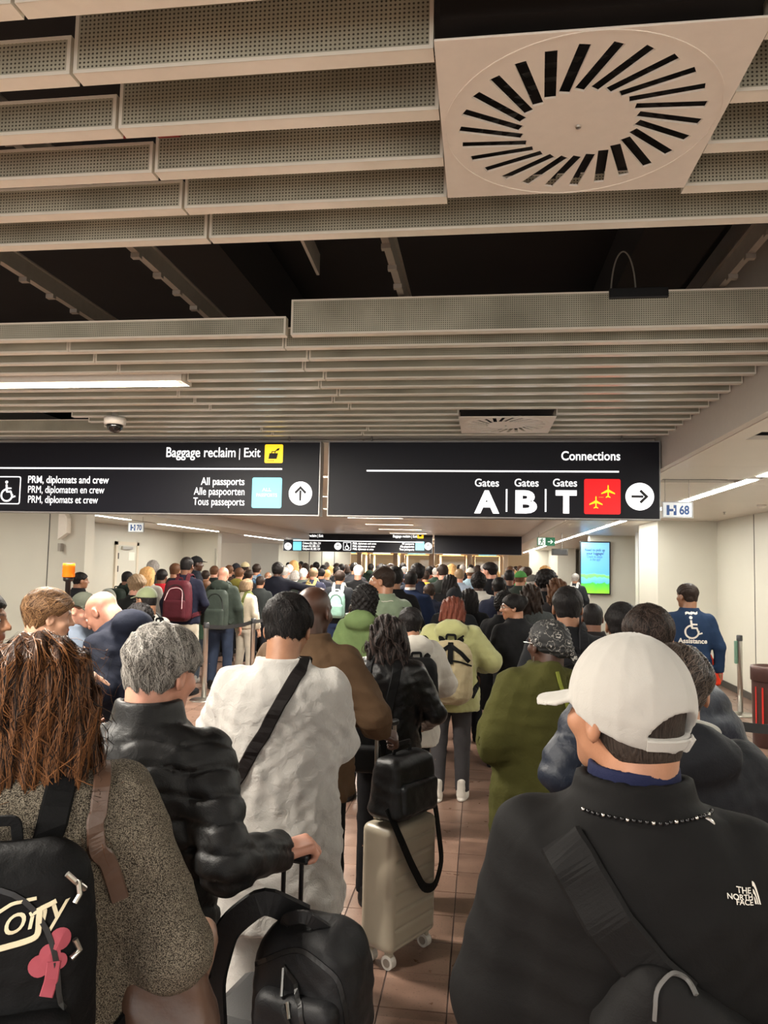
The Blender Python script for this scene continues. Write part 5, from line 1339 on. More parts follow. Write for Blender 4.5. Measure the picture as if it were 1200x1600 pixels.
# --- white jacket with black backpack
w6 = person(642, 950, 4.85, 'black haired person in a white puffer jacket with a pale hood', face=26, hair='short', hc='black', skin_='tan', res=.014, th=.02, R=((.32, .06, 1.13), (.2, .26, 1.05)), L='strap', bc=(20, 20, 22), sc=(24, 24, 24), tc=cloth((192, 187, 177), .7, .4, var=.03),
            custom_top=lambda f: f.top(hem=.70, bulk=.036, collar='hood', fold=.007, ru=.066, re=.07, rw=.055, fn=lambda P: -.006 * np.abs(np.sin(P[:, 2] * 26))))
b6 = backpack(w6, 'black backpack with white reflective bands on the white puffer jacket', BLACK, w=.33, h=.50, dep=.15, zc=1.13, dx=-.03, res=.013, zips=False)
for dz in (-.10, -.125): strip([(-.15, -.45, 1.0 + dz * .4), (0, -.5, .985 + dz * .4), (.13, -.45, 1.01 + dz * .4)], .012, .002, b6['f'], .003).build('reflective_band', plain('reflective', (226, 226, 224), .3), b6['o'])
MB().rbox(.04, .09, b6['c'][1] - .125, b6['c'][1] - .118, .925, .945, .004).build('white_patch', m_white, b6['o'])

# --- lime jacket with cream backpack
l7 = person(707, 931, 5.65, 'woman in a lime green hooded jacket and dark wide trousers', hair='long', hc='redbrown', skin_='tan', res=.013, hh=.008, hend=1.47, R=((.34, .04, 1.17), (.26, .26, 1.10)), L=((-.30, .02, 1.15), (-.2, .22, 1.06)), tc=cloth((178, 178, 124), .75, .5, var=.05), bc=cloth((66, 64, 66), .85), sc=(220, 214, 204), shoe='boot', head=(-12, -8, 0),
            custom_top=lambda f: f.top(hem=.76, bulk=.03, collar='hood', fold=.009, ru=.075, re=.072, rw=.05, flare=.02))
c7 = backpack(l7, 'cream drawstring backpack with black straps on the lime jacket', (206, 192, 150), w=.40, h=.56, dep=.17, zc=1.10, strap_rgb=(20, 20, 20), pocket=False, res=.012, top_round=.14, fold=.006, zips=False, mat=cloth((180, 166, 132), .7, .5, 200, var=.06))
mb_ = cloth((18, 18, 18), .7)
def surf_y(f, x, z):
    yy = np.linspace(-.75, 0, 500); v = f(np.stack([np.full(500, x), yy, np.full(500, z)], 1)); return yy[np.argmax(v < 0)]
def lay(f, pts, off):
    P = A(pts, float); u = np.linspace(0, len(P) - 1, 14); Q = np.stack([np.interp(u, np.arange(len(P)), P[:, k]) for k in (0, 1)], 1)
    return [(x, surf_y(f, x, z) - off, z) for x, z in Q]
for pts_, w_ in (([(0, 1.35), (0, 1.18)], .045), ([(-.155, 1.20), (-.09, 1.27), (0, 1.33)], .035), ([(.155, 1.20), (.09, 1.27), (0, 1.33)], .035), ([(-.175, 1.165), (-.09, 1.20), (0, 1.21), (.09, 1.20), (.175, 1.165)], .014)):
    strip(lay(c7['f'], pts_, .008), w_, .005, None, normal=(0, -1, .1)).build('black_webbing', mb_, c7['o'])

# --- woman in an olive green coat with a patterned head scarf
def scarf_mat():
    m, nt, b = nmat('paisley_scarf'); L = nt.links; tc = node(nt, 'ShaderNodeTexCoord')
    v = node(nt, 'ShaderNodeTexVoronoi'); v.inputs['Scale'].default_value = 22; v.inputs['Randomness'].default_value = 1
    nz = node(nt, 'ShaderNodeTexNoise'); nz.inputs['Scale'].default_value = 70; L.new(tc.outputs['Object'], nz.inputs[0])
    mx = node(nt, 'ShaderNodeMix', data_type='RGBA'); mx.inputs[0].default_value = .03; L.new(tc.outputs['Object'], mx.inputs[6]); L.new(nz.outputs['Color'], mx.inputs[7]); L.new(mx.outputs[2], v.inputs['Vector'])
    cr = node(nt, 'ShaderNodeValToRGB'); cr.color_ramp.interpolation = 'CONSTANT'; e = cr.color_ramp.elements; e[0].color = hexc(26, 25, 26); e[1].position = .16; e[1].color = hexc(160, 156, 150)
    for p_, c_ in ((.24, (22, 22, 23)), (.42, (20, 20, 21)), (.50, (120, 117, 112)), (.55, (20, 20, 21))): k = e.new(p_); k.color = hexc(*c_)
    L.new(v.outputs['Distance'], cr.inputs[0]); L.new(cr.outputs[0], b.inputs['Base Color']); b.inputs['Roughness'].default_value = .7
    return m
def wrap_f(fig):
    def f(P):
        q = fig.hl(P)
        d = ell(q, (0, -.03, .036), (.092, .118, .096)); d = smin(d, ell(q, (0, -.125, .0), (.05, .045, .05)), .03)
        d = smax(d, -(q[:, 2] - (-.0 + .75 * q[:, 1])), .012)
        d = smin(d, cap(q, (.02, -.15, -.01), (.05, -.17, -.075), .022, .012), .02)
        return d + .005 * (np.abs(np.sin(q @ A([60., 45, 80]) + 2 * np.sin(q @ A([30., 20, -40])))) - .6)
    return f
GC = cloth((70, 69, 34), .92, .55, 260, var=.10)
l = spot(858, 968, 3.25, 14)
g13 = person(858, 968, 3.25, 'woman in an olive green wool coat and black patterned head scarf', face=14, hair='short', hc='black', skin_='dark', res=.011, hh=.0065, head=(22, 0, 0), wide=1.0, tc=GC, bc=(24, 24, 26), sc=(180, 172, 160), L='front', R=((.30, .03, 1.12), (.2, .22, 1.0)),
             custom_top=lambda f: f.top(hem=.52, bulk=.024, flare=.03, collar='crew', fold=.007, ff=.8, ru=.066, re=.07, rw=.06), custom_hair=wrap_f, hmat=scarf_mat())
def drape(fig, topf):
    def f(P):
        d = np.abs(topf(P) - .010) - .014
        x = P[:, 0]; lim = smax(np.maximum(-x - .36, x - .02 - .25 * (1.48 - P[:, 2])), .50 - P[:, 2], .02)
        d = smax(d, lim, .01); d = smin(d, cap(P, (-.02, -.10, 1.475), (.10, -.09, 1.46), .05, .03), .03)
        return smin(d, cap(P, (-.03, -.10, 1.47), (-.13, .02, 1.44), .048, .04), .03) + folds(P, .005, .8, 11)
    return f
df = drape(g13['fig'], g13['top'])
link('shawl', sdf_mesh('shawl', df, (-.5, -.4, .45), (.4, .4, 1.6), .010, 'shawl'), GC, g13['o'])
fr_ = MB()
for k in range(46):
    t_ = -2.9 + k * .045; x, y = .30 * math.sin(t_), -.22 * math.cos(t_); z = .56
    q = project(df, A([(x - .05, y, z)]), .002)[0]; fr_.tube([(q[0], q[1], .53), (q[0] + random.uniform(-.006, .006), q[1], .47), (q[0] + random.uniform(-.012, .012), q[1], .43)], .0035, 5)
tag(fr_.build('fringe', GC, g13['o']), kind='stuff')
cb = worn(g13, 'crossbody_bag', 'thin olive cross strap on the green wool coat', 'bag')
strip([(-.02, -.12, 1.48), (.02, -.25, 1.36), (.075, -.27, 1.15), (.13, -.26, .95), (.19, -.2, .82)], .018, .006, lambda P: np.minimum(g13['top'](P), df(P)), .004, 40).build('strap', cloth((120, 126, 52), .8), cb)
pc2 = A([.27, -.05, .76]); link('pouch', sdf_mesh('pouch2', lambda P: rbx(P, pc2, (.05, .12, .09), .03), pc2 - .2, pc2 + .2, .012, 'pouch'), GC, cb)
gl = MB(); q = [tuple(g13['fig'].hw(A([p]))[0]) for p in ((-.034, .105, .005), (-.062, .095, .008), (-.076, .05, .010), (-.078, -.01, .01))]; gl.tube(q, .0025, 6)
gl.build('spectacles', m_steel, g13['o'])
er = g13['fig'].hw(A([(-.082, -.006, -.052)]))[0]; MB().tube([tuple(er), tuple(er + A([0, 0, -.03]))], .003, 6).build('earring', m_steel, g13['o'])

# --- man in a white cap, front right
l = spot(988, 999, 1.2, -6, .02)
def capwear(fig):
    def f(P):
        q = fig.hl(P)
        d = smin(ell(q, (0, -.016, .034), (.0785, .0985, .084)), ell(q, (0, -.042, -.035), (.068, .066, .06)), .03)
        return smax(d, -(q[:, 2] - (-.03 + .62 * q[:, 1])), .006)
    return f
JB = cloth((20, 19, 19), .75, .2, 700, var=.05)
c14 = person(988, 999, 1.2, 'man in a white cap and black jacket seen from behind, front right', face=-6, hair='crop', hc='dark', skin_='tan', res=.0105, hh=.005, H=1.622, head=(44, 3, 0), wide=.97, tc=JB, bc=(40, 40, 44), L=((-.222, -.02, 1.12), (-.2, .2, 1.0)), R=((.24, -.02, 1.12), (.2, .2, 1.0)),
             custom_top=lambda f: f.top(hem=.82, bulk=.016, collar='stand', fold=.006, ff=.8, ru=.058, re=.066, rw=.05), custom_hair=capwear, hmat=hairmat((30, 24, 21), (66, 56, 50), .5, fine=300))
fg = c14['fig']
def crown(P):
    q = fg.hl(P)
    d = ell(q, (0, -.018, .030), (.0905, .112, .112)); edge = -.008 + .30 * q[:, 1]
    d = smax(d, edge - q[:, 2], .004)
    d = d - .0012 * np.cos(np.arctan2(q[:, 0], q[:, 1] + .018) * 6) ** 8
    hole = smax(np.sqrt((q[:, 0] / .052) ** 2 + ((q[:, 2] + .010) / .042) ** 2) * .04 - .04, np.maximum(q[:, 1] + .05, -q[:, 2] - .012), .003)
    d = smax(d, -smax(hole, -(ell(q, (0, -.018, .034), (.070, .088, .075))), .002), .003)
    b = np.abs(q[:, 2] - (.026 - 3.2 * q[:, 0] ** 2 - .30 * (q[:, 1] - .08))) - .0045
    b = smax(b, np.sqrt((q[:, 0] / .080) ** 2 + ((q[:, 1] - .088) / .092) ** 2) * .08 - .08, .004)
    return smin(d, b * .8, .004) + folds(P, .0016, 1.3, 2)
m_cap = cloth((184, 180, 173), .8, .25, 600, var=.03)
cc = fg.hw(A([[0, 0, 0.]]))[0]
link('cap', sdf_mesh('whitecap', crown, cc - A([.22, .22, .06]), cc + A([.22, .22, .17]), .0048, 'cap'), m_cap, c14['o'])
fcr = lambda P: ell(fg.hl(P), (0, -.018, .030), (.0905, .112, .112))
hw = lambda *p: fg.hw(A(p, float))
pr_ = hw(*[(.085 * math.sin(t), -.018 - .112 * math.cos(t), -.026) for t in np.linspace(-.72, .72, 14)])
cs_ = strip(pr_, .021, .003, fcr, .002, 24).build('cap_strap', m_cap, c14['o'])
pr_ = hw(*[(.085 * math.sin(t), -.018 - .112 * math.cos(t), -.026) for t in (.22, .3, .38)])
strip(pr_, .027, .005, fcr, .004, 6).build('strap_buckle', m_cap, cs_)
bt_ = fg.hw(A([[0, -.018, .137]]))[0]; link('cap_button', sdf_mesh('cbut', lambda P: ell(P, bt_, (.009, .009, .006)), bt_ - .02, bt_ + .02, .003, 'cap_button'), m_cap, c14['o'])
def neckring(z, r, yo=-.012): return [tuple(p) for p in c14['fig'].fwd(A([(r * math.sin(t), yo - r * math.cos(t), z) for t in np.linspace(-2.2, 2.2, 30)]))]
col_f = lambda P: np.abs(np.sqrt(P[:, 0] ** 2 + (P[:, 1] + .014) ** 2) - (.068 + (1.52 - P[:, 2]) * .1)) - .006
link('inner_collar', sdf_mesh('incol', lambda P: smax(col_f(P), np.maximum(1.45 - P[:, 2], P[:, 2] - 1.527 + .25 * np.maximum(P[:, 1], 0)), .004), (-.12, -.12, 1.45), (.12, .12, 1.58), .006, 'inner_collar'), cloth((30, 34, 62), .8), c14['o'])
nk = worn(c14, 'bead_necklace', 'dark beaded necklace over the black jacket collar', 'necklace')
bead = sdf_mesh('bead', lambda P: np.linalg.norm(P, axis=1) - .0034, (-.01,) * 3, (.01,) * 3, .002, 'bead')
P_ = project(c14['top'], A([(.125 * math.sin(t), -.012 - .125 * math.cos(t), 1.482 - .010 * math.cos(t)) for t in np.linspace(-.8, 1.35, 28)]), .003)
for k, p in enumerate(P_): link('bead', bead, m_steel if k % 4 == 0 else plain('bead_black', (16, 16, 18), .25), nk, p)
p = P_[23] + A([0, -.004, -.018]); MB().tube([tuple(p + A([.010 * math.cos(t), 0, .014 * math.sin(t)])) for t in np.linspace(.4, 5.2, 14)], .003, 6).build('pendant', m_steel, nk)
def on_top(pd, px, py, f=None, d0=.7, d1=2.0):
    f = f or pd['top']; v = ray(px, py); Ti = (Matrix.Translation(Vector(pd['loc'])) @ Matrix.Rotation(math.radians(pd['face']), 4, 'Z') @ Matrix.Scale(pd['s'], 4)).inverted()
    P = A([tuple(Ti @ (CO + v * float(t))) for t in np.linspace(d0, d1, 500)]); f_ = f(P); i = np.argmax(f_ < 0); return P[i] if f_[i] < 0 else P[np.argmin(f_)]
m_logo = plain('print_white', (214, 208, 198), .6)
for tx, x0_, x1_, y_ in (('THE', 1150, 1172, 1392), ('NORTH', 1136, 1175, 1402), ('FACE', 1150, 1176, 1411)):
    a_, b_ = on_top(c14, x0_, y_), on_top(c14, x1_, y_ + 1); me = text_mesh(tx, 1.0, .015); xs = [v.co.x for v in me.vertices]; k_ = np.linalg.norm(b_ - a_) / (max(xs) - min(xs))
    for v in me.vertices: v.co = Vector(((v.co.x - min(xs)) * k_, v.co.y * k_ * .82, 0))
    r_ = (b_ - a_) / np.linalg.norm(b_ - a_); print_on(c14['o'], c14['top'], me, a_, r_, (-.05, -.25, .97), m_logo, 'jacket_logo', .002, 1)
lg = MB()
for r0, r1 in ((.0, .010), (.014, .020), (.024, .031)):
    P_ = [on_top(c14, 1177 + 0, 1412)]; o_ = P_[0]; n_ = 10; pts_ = []
    for rr in (r0, r1):
        for k in range(n_): t = math.pi / 2 * k / (n_ - 1); pts_.append(o_ + A([rr * .42 * math.cos(t) - 0, 0, rr * 1.05 * math.sin(t)]))
    pts_ = project(c14['top'], A(pts_), .002); lg.add(pts_, [(k, k + 1, n_ + k + 1, n_ + k) for k in range(n_ - 1)])
lg.build('logo_dome', m_logo, c14['o'])
cb2 = worn(c14, 'sling_bag', 'black sling bag with wide strap across the white cap man', 'bag')
m_sl = cloth((26, 25, 25), .7, .3, 400)
strip([on_top(c14, x, y) for x, y in ((878, 1312), (905, 1360), (945, 1430), (1000, 1500), (1060, 1560))], .075, .006, c14['top'], .004, 40).build('strap', m_sl, cb2)
pc3 = on_top(c14, 1110, 1600) + A([.0, -.01, -.06])
fp3 = lambda P: rbx((P - pc3) @ rot('y', 35), (0, 0, 0), (.17, .055, .085), .04) + folds(P, .003, 1., 4)
link('pouch', sdf_mesh('pouch3', fp3, pc3 - .3, pc3 + .3, .009, 'pouch'), m_sl, cb2)
strip([on_top(c14, x, y, lambda P: np.minimum(c14['top'](P), fp3(P))) for x, y in ((1022, 1590), (1024, 1545), (1045, 1522), (1070, 1532), (1084, 1558))], .006, .004, lambda P: np.minimum(c14['top'](P), fp3(P)), .003, 26).build('piping', plain('grey_piping', (92, 90, 88), .5), cb2)

# --- two people just ahead of the white cap
f15 = person(1056, 1012, 1.95, 'dark haired person in a hooded charcoal jacket behind the white cap', hair='short', hc='dark', skin_='tan', res=.011, hh=.0065, th=.024, head=(-18, -10, 0), wide=1.0, tc=cloth((30, 31, 35), .65), bc=(30, 30, 34), L=((-.30, -.02, 1.13), (-.2, .2, 1.0)), R=((.31, -.02, 1.13), (.2, .2, 1.0)),
             custom_top=lambda f: f.top(hem=.82, bulk=.026, collar='hood', fold=.007, ru=.066, re=.064), hmat=hairmat((22, 18, 16), (64, 54, 48), .35))
hf15 = f15['fig'].hair('short', th=.024)
strands(f15, hf15, 1800, 8, .014, .0012, hairmat((18, 15, 14), (92, 80, 72), .3, strand=True), lambda P: np.stack([-.4 - P[:, 0] * 0, -.8 * np.ones(len(P)), -(1.72 - P[:, 2]) * 8 - .1], 1), off=.001)
ih = lambda P: smin(ell(P, (.03, -.075, 1.50), (.075, .045, .035)), ell(P, (.05, -.11, 1.485), (.05, .03, .03)), .02) + folds(P, .006, 1., 4)
link('inner_hood', sdf_mesh('inhood', ih, (-.15, -.25, 1.35), (.22, 0, 1.6), .009, 'inner_hood'), cloth((150, 148, 140), .85), f15['o'])
f16 = person(1012, 945, 2.5, 'dark haired man in a navy puffer jacket near the right wall', hair='short', hc='dark', skin_='olive', res=.012, hh=.007, topk='puffer', wide=1.0, tc=cloth((27, 34, 48), .5, .5, 120), bc=(34, 34, 40), head=(-10, -6, 0), R=((.33, .0, 1.12), (.22, .2, 1.0)), L='pockets')
strands(f16, f16['fig'].hair('short', th=.014), 1500, 7, .012, .0013, hairmat((18, 14, 13), (70, 58, 52), .45, strand=True), lambda P: np.stack([P[:, 0] * 3, -P[:, 1] * 2 - .3, -(1.70 - P[:, 2]) * 9 - .25], 1), jitter=.4, off=.001)
f16b = person(972, 941, 3.6, 'black haired person half hidden left of the navy puffer man', hair='short', hc='black', skin_='olive', topk='jacket', tc=(28, 28, 32), res=.015)

# --- left group
l = spot(70, 922, 3.3, -60)
lb = person(70, 922, 3.3, 'brown haired man in a khaki jacket pointing with his hand', face=-60, hair='short', hc='brown', skin_='pale', res=.013, hh=.007, th=.024, head=(8, -6, 0), tc=(128, 116, 88), bc=(44, 46, 56), R=(l(92, 1085, 2.85), l(116, 1043, 2.95)), hands=('relax', 'point'), hdir=(None, (A(l(176, 1074, 2.98)) - A(l(116, 1043, 2.95)), (.2, .3, 1))), L='hang',
            custom_top=lambda f: f.top(hem=.86, bulk=.016, collar='shirt', fold=.007), hmat=hairmat((58, 38, 26), (124, 94, 66), .45))
strands(lb, lb['fig'].hair('short', th=.024), 1500, 7, .014, .0014, hairmat((54, 36, 24), (136, 104, 74), .4, strand=True), lambda P: np.stack([.5 * np.ones(len(P)), -.5 * np.ones(len(P)), -(1.72 - P[:, 2]) * 7 + .1], 1), off=.001)
person(156, 942, 3.9, 'bald man in a navy hooded sweatshirt bending towards the left', face=72, hair='bald', skin_='pink', topk='hoodie', tc=(30, 34, 48), bc=(38, 40, 48), res=.013, hh=.007, head=(10, -14, 0), lean=26, H=1.66, eyes=True, loc=(at_d(188, 942, 3.9).x + .16, at_d(188, 942, 3.9).y, 0), R='front', L='front')
person(127, 923, 4.7, 'man in a dark cap with white front facing the bald man', face=-115, hair='short', hc='brown', skin_='pink', topk='jacket', tc=(88, 96, 108), cap=(52, 54, 46), res=.016, hh=.008, eyes=True, head=(0, -14, 0))
person(-36, 920, 2.7, 'person in a cream sweater cut off by the left edge', face=-75, hair='short', hc='black', skin_='olive', topk='hoodie', tc=(206, 194, 160), res=.015, hh=.008, eyes=True)
person(218, 962, 4.6, 'black haired person bending low beside the grey haired man', face=50, hair='curly', hc='black', skin_='tan', topk='jacket', tc=(26, 28, 36), res=.015, H=1.45)
cp = person(232, 917, 6.0, 'man in a sage green cap and glasses looking left', face=62, hair='short', hc='black', skin_='olive', topk='tee', tc=(206, 204, 196), cap=(124, 132, 100), res=.015, hh=.008, eyes=True, head=(4, -4, 0))
sp_ = MB(); [sp_.tube([tuple(x) for x in cp['fig'].hw(A([(sg * .031 + .021 * math.cos(t), .100, .006 + .016 * math.sin(t)) for t in np.linspace(0, 6.283, 16)]))], .002, 6) for sg in (-1, 1)]
for sg in (-1, 1): sp_.tube([tuple(x) for x in cp['fig'].hw(A([(sg * .052, .100, .008), (sg * .074, .06, .01), (sg * .078, -.01, .008)]))], .002, 6)
sp_.build('spectacles', m_black, cp['o']); SPEC = sp_
backpack(cp, 'black backpack on the man in the sage green cap', BLACK, w=.30, h=.44, res=.015)
bp0 = at_d(108, 880, 4.0); pol = empty('beacon_pole', (bp0.x, bp0.y, 0)); tag(pol, 'black pole with an orange warning beacon on top', 'beacon')
MB().lathe([(.12, 0), (.12, .02), (.03, .03), (.014, .06), (.014, bp0.z - .10), (.026, bp0.z - .095), (.028, bp0.z - .075), (.001, bp0.z - .075)], 20).build('pole', m_black, pol, True)
g_or = glow('beacon_orange', (240, 120, 14), .35 * EV)
MB().lathe([(.031, bp0.z - .075), (.033, bp0.z - .07), (.031, bp0.z - .048), (.033, bp0.z - .046), (.031, bp0.z - .022), (.033, bp0.z - .02), (.031, bp0.z - .002), (.026, bp0.z), (.001, bp0.z)], 26).build('beacon_lens', g_or, pol, True)

# ------------------------------------------------------------------ the queue further on, one by one
def P_(px, top, d, label, **kw):
    kw.setdefault('res', .016 if d < 7 else .020 if d < 10 else .024)
    kw.setdefault('hh', .0085 if d < 7 else .011 if d < 10 else .014)
    return person(px, top, d, label, **kw)
def spectacles(pd):
    m = MB(); F_ = pd['fig']
    for sg in (-1, 1):
        m.tube([tuple(x) for x in F_.hw(A([(sg * .031 + .021 * math.cos(t), .100, .006 + .016 * math.sin(t)) for t in np.linspace(0, 6.283, 16)]))], .0018, 6)
        m.tube([tuple(x) for x in F_.hw(A([(sg * .052, .100, .010), (sg * .074, .06, .012), (sg * .079, -.01, .010)]))], .0022, 6)
    m.build('spectacles', m_steel, pd['o'])
# right of the aisle
as_ = P_(1076, 912, 6.8, 'assistance worker in a navy polo with a white wheelchair print', hair='short', hc='dark', skin_='olive', topk='shirt', tc=(38, 56, 84), bc=(30, 30, 36), head=(38, 0, 0), face=-4, th=.016, res=.013, hh=.008, wide=1.04)
tf = as_['top']
m_pw = plain('print_white', (214, 208, 198), .6)
wm = MB()
for p in WHEEL: wm.prism([(x * .105, z * .105) for x, z in p], -.001, 0)
me = D.meshes.new('wheelchair_print'); me.from_pydata([(x, z, 0) for x, y, z in wm.v if y < -.0005], [], []); bm = bmesh.new()
for p in WHEEL: bm.faces.new([bm.verts.new((x * .118, z * .118, 0)) for x, z in p])
bm.to_mesh(me); bm.free()
print_on(as_['o'], tf, me, (.005, -.35, 1.31), (1, 0, 0), (0, 0, 1), m_pw, 'wheelchair_print', .003, 2)
print_on(as_['o'], tf, text_mesh('Assistance', .062, .002, 'CENTER'), (.01, -.35, 1.165), (1, 0, 0), (0, 0, 1), m_pw, 'back_lettering', .003, 2)
print_on(as_['o'], tf, text_mesh('~~', .09, .006, 'CENTER'), (0, -.35, 1.425), (1, 0, 0), (0, 0, 1), m_pw, 'small_emblem', .003, 2)
v1 = worn(as_, 'red_vest', 'bright orange red vest hanging at the assistance worker side', 'vest')
vc = A([.21, .06, .90]); link('cloth', sdf_mesh('vest', lambda P: rbx((P - vc) @ rot('y', -18), (0, 0, 0), (.045, .05, .15), .02) + folds(P, .008, 1.2, 3), vc - .25, vc + .25, .012, 'cloth'), cloth((226, 62, 34), .6), v1)
for sg in (1,):
    e_, w_ = as_['fig'].arms[1][1], as_['fig'].arms[1][2]; link('red_glove', sdf_mesh('glove', lambda P: cap(P, w_ + (e_ - w_) * .25, w_ + (w_ - e_) * .3, .036, .034), w_ - .2, w_ + .2, .012, 'red_glove'), cloth((206, 66, 62), .6), as_['o'])
f17 = P_(887, 916, 4.0, 'short black haired man with a dark rucksack behind the head scarf', hair='short', hc='black', skin_='olive', tc=(30, 31, 34), th=.012, res=.014)
backpack(f17, 'charcoal rucksack on the man behind the head scarf', (34, 34, 37), w=.30, h=.46, res=.014, zc=1.14)
P_(926, 944, 5.1, 'short bald dark skinned person beside the right wall', hair='buzz', hc='black', skin_='brown', tc=(34, 30, 30))
gw = P_(806, 927, 6.0, 'woman with tied dark hair and glasses looking left over her shoulder', face=30, hair='bun', hc='black', skin_='tan', tc=(30, 30, 32), head=(62, -4, 0), eyes=True, res=.014, hh=.007, L='phone', R='phone', hands=('hold', 'hold'), topk='jacket')
spectacles(gw)
P_(788, 926, 6.6, 'dark skinned person in a black coat beside the woman with glasses', hair='curly', hc='black', skin_='dark', topk='coat', tc=(18, 18, 20), face=-20)
P_(830, 912, 7.0, 'woman with long dark hair and patterned grey top near the screen', hair='wavy', hc='dark', skin_='tan', topk='shirt', tc=(96, 100, 100), rgb2=(40, 44, 44), hend=1.2)
P_(853, 892, 8.2, 'person with very large black curly hair in the right queue', hair='curly', hc='black', skin_='dark', tc=(28, 28, 30), face=10, custom_hair=lambda f: (lambda P: ell(f.hl(P), (0, -.03, .035), (.125, .13, .12)) + .010 * np.sin(P[:, 0] * 90) * np.sin(P[:, 1] * 85) * np.sin(P[:, 2] * 95)))
P_(871, 903, 7.6, 'person with wavy brown hair right of the big curly hair', hair='wavy', hc='brown', skin_='olive', tc=(40, 38, 40), hend=1.3)
P_(832, 898, 10.5, 'person in a flat grey hat looking right near the screen', hair='short', hc='grey', skin_='pink', tc=(92, 90, 84), face=-60, cap=(96, 94, 90))
P_(813, 892, 10.2, 'person with a bright green cap in the right queue', hair='short', hc='brown', skin_='tan', tc=(40, 48, 42), cap=(80, 140, 74), face=-35)
P_(824, 886, 13.5, 'person in a vivid green jacket beyond the green cap', hair='short', hc='dark', skin_='tan', tc=(54, 150, 84))
sb = P_(899, 896, 16.0, 'person with a white trimmed rucksack below the advertising screen', hair='short', hc='grey', skin_='tan', tc=(48, 50, 54), face=-20)
backpack(sb, 'dark rucksack with white trim below the advertising screen', (40, 42, 46), res=.022, strap_rgb=(220, 220, 216), w=.3, h=.42)
P_(985, 897, 21.5, 'person in the lit opening beside the screen wall', hair='short', hc='black', skin_='tan', tc=(30, 30, 36), face=60)
# middle of the hall
po = P_(601, 886, 6.5, 'man in a pale green polo shirt looking back over his shoulder', face=22, hair='short', hc='dark', skin_='tan', topk='shirt', tc=(132, 148, 124), head=(62, 2, 0), eyes=True, res=.012, hh=.006, wide=1.08, th=.014)
strip([(-.06, -.16, 1.46), (0, -.17, 1.452), (.06, -.15, 1.46)], .006, .002, po['top'], .002).build('collar_piping', plain('print_white', (214, 208, 198), .6), po['o'])
for dy in (0, .022): strip([(.155, -.18, 1.42), (.19, -.15, 1.34), (.21, -.16, 1.25)], .008, .002, lambda P: po['top'](P - A([dy, 0, 0])), .003).build('sleeve_stripe', plain('stripe_dark' if dy else 'print_white', (30, 30, 40) if dy else (214, 208, 198), .6), po['o'])
ch = P_(572, 915, 5.6, 'person with long curly black hair and a green hood', hair='curly', hc='black', skin_='tan', topk='hoodie', tc=(92, 110, 70), face=-10, custom_hair=lambda f: (lambda P: smax(smin(ell(f.hl(P), (0, -.03, .035), (.105, .118, .108)), loft(P - A([0, -.03, 0]), [(1.42, .07, .05, -.02), (1.5, .095, .08, -.02), (1.62, .10, .09, 0)]), .04), -ell(f.hl(P), (0, .085, -.03), (.06, .07, .1)), .01) + .009 * np.sin(P[:, 0] * 120) * np.sin(P[:, 1] * 110) * np.sin(P[:, 2] * 115 + 3 * P[:, 0]) + .004 * np.sin(P @ A([260., 180, 220]))))
P_(557, 940, 6.3, 'dark clad person half behind the curly haired one', hair='short', hc='dark', skin_='tan', tc=(28, 30, 34), face=20)
P_(617, 885, 7.4, 'black haired man in a dark jacket behind the polo man', hair='short', hc='black', skin_='olive', tc=(26, 26, 28))
su = P_(642, 892, 8.6, 'man in a navy suit jacket with a white collar', hair='buzz', hc='black', skin_='brown', topk='suit', tc=(34, 46, 74), wide=1.08, res=.016)
strip([(.06 * math.sin(t), -.03 - .075 * math.cos(t), 1.505) for t in np.linspace(-1.4, 1.4, 12)], .03, .004, None, normal=(0, -1, 0), n=20).build('white_collar', plain('print_white', (214, 208, 198), .6), su['o'])
P_(652, 882, 10.0, 'person with a rounded black hairstyle beyond the navy suit', hair='curly', hc='black', skin_='dark', tc=(32, 36, 50))
P_(665, 892, 14.0, 'person in a yellow vest in the distant crowd', hair='short', hc='dark', skin_='tan', tc=(200, 170, 40))
P_(671, 912, 9.4, 'person in a blue black padded jacket right of the navy suit', hair='short', hc='dark', skin_='tan', topk='puffer', tc=(30, 34, 48))
P_(693, 881, 10.8, 'tall man with a fade haircut in a dark olive jacket', hair='crop', hc='dark', skin_='pink', tc=(36, 38, 36), head=(24, -8, 0))
P_(703, 897, 9.6, 'hooded black haired person right of the fade haircut man', hair='long', hc='black', skin_='tan', tc=(22, 22, 24), hend=1.3)
P_(718, 889, 12.6, 'grey brown haired man in a pale blue shirt', hair='short', hc='ash', skin_='pink', topk='shirt', tc=(150, 164, 184))
wc_ = P_(735, 887, 15.5, 'person in a white cap and light blue shirt with dark strap', hair='short', hc='brown', skin_='tan', topk='shirt', tc=(150, 176, 192), cap=(206, 202, 192))
P_(710, 918, 7.0, 'person in a charcoal baseball cap and black jacket ahead of lime jacket', hair='short', hc='dark', skin_='tan', tc=(36, 38, 42), cap=(40, 42, 46), face=-8)
P_(733, 919, 7.4, 'person with straight black hair next to the charcoal cap', hair='long', hc='black', skin_='tan', tc=(20, 20, 22), hend=1.22)
P_(767, 879, 10.8, 'tallest black haired man turning left in the middle queue', hair='short', hc='black', skin_='pink', tc=(28, 28, 32), face=20, head=(40, 0, 0), th=.02)
P_(748, 896, 9.2, 'person with a black afro and a white collar', hair='curly', hc='black', skin_='dark', tc=(200, 196, 188))
P_(780, 902, 8.4, 'dark haired man in a dark navy jacket, middle queue', hair='short', hc='black', skin_='brown', tc=(30, 34, 52))
P_(796, 890, 11.6, 'man with a short fade and a striped dark top', hair='crop', hc='black', skin_='brown', topk='tee', tc=(40, 40, 44))
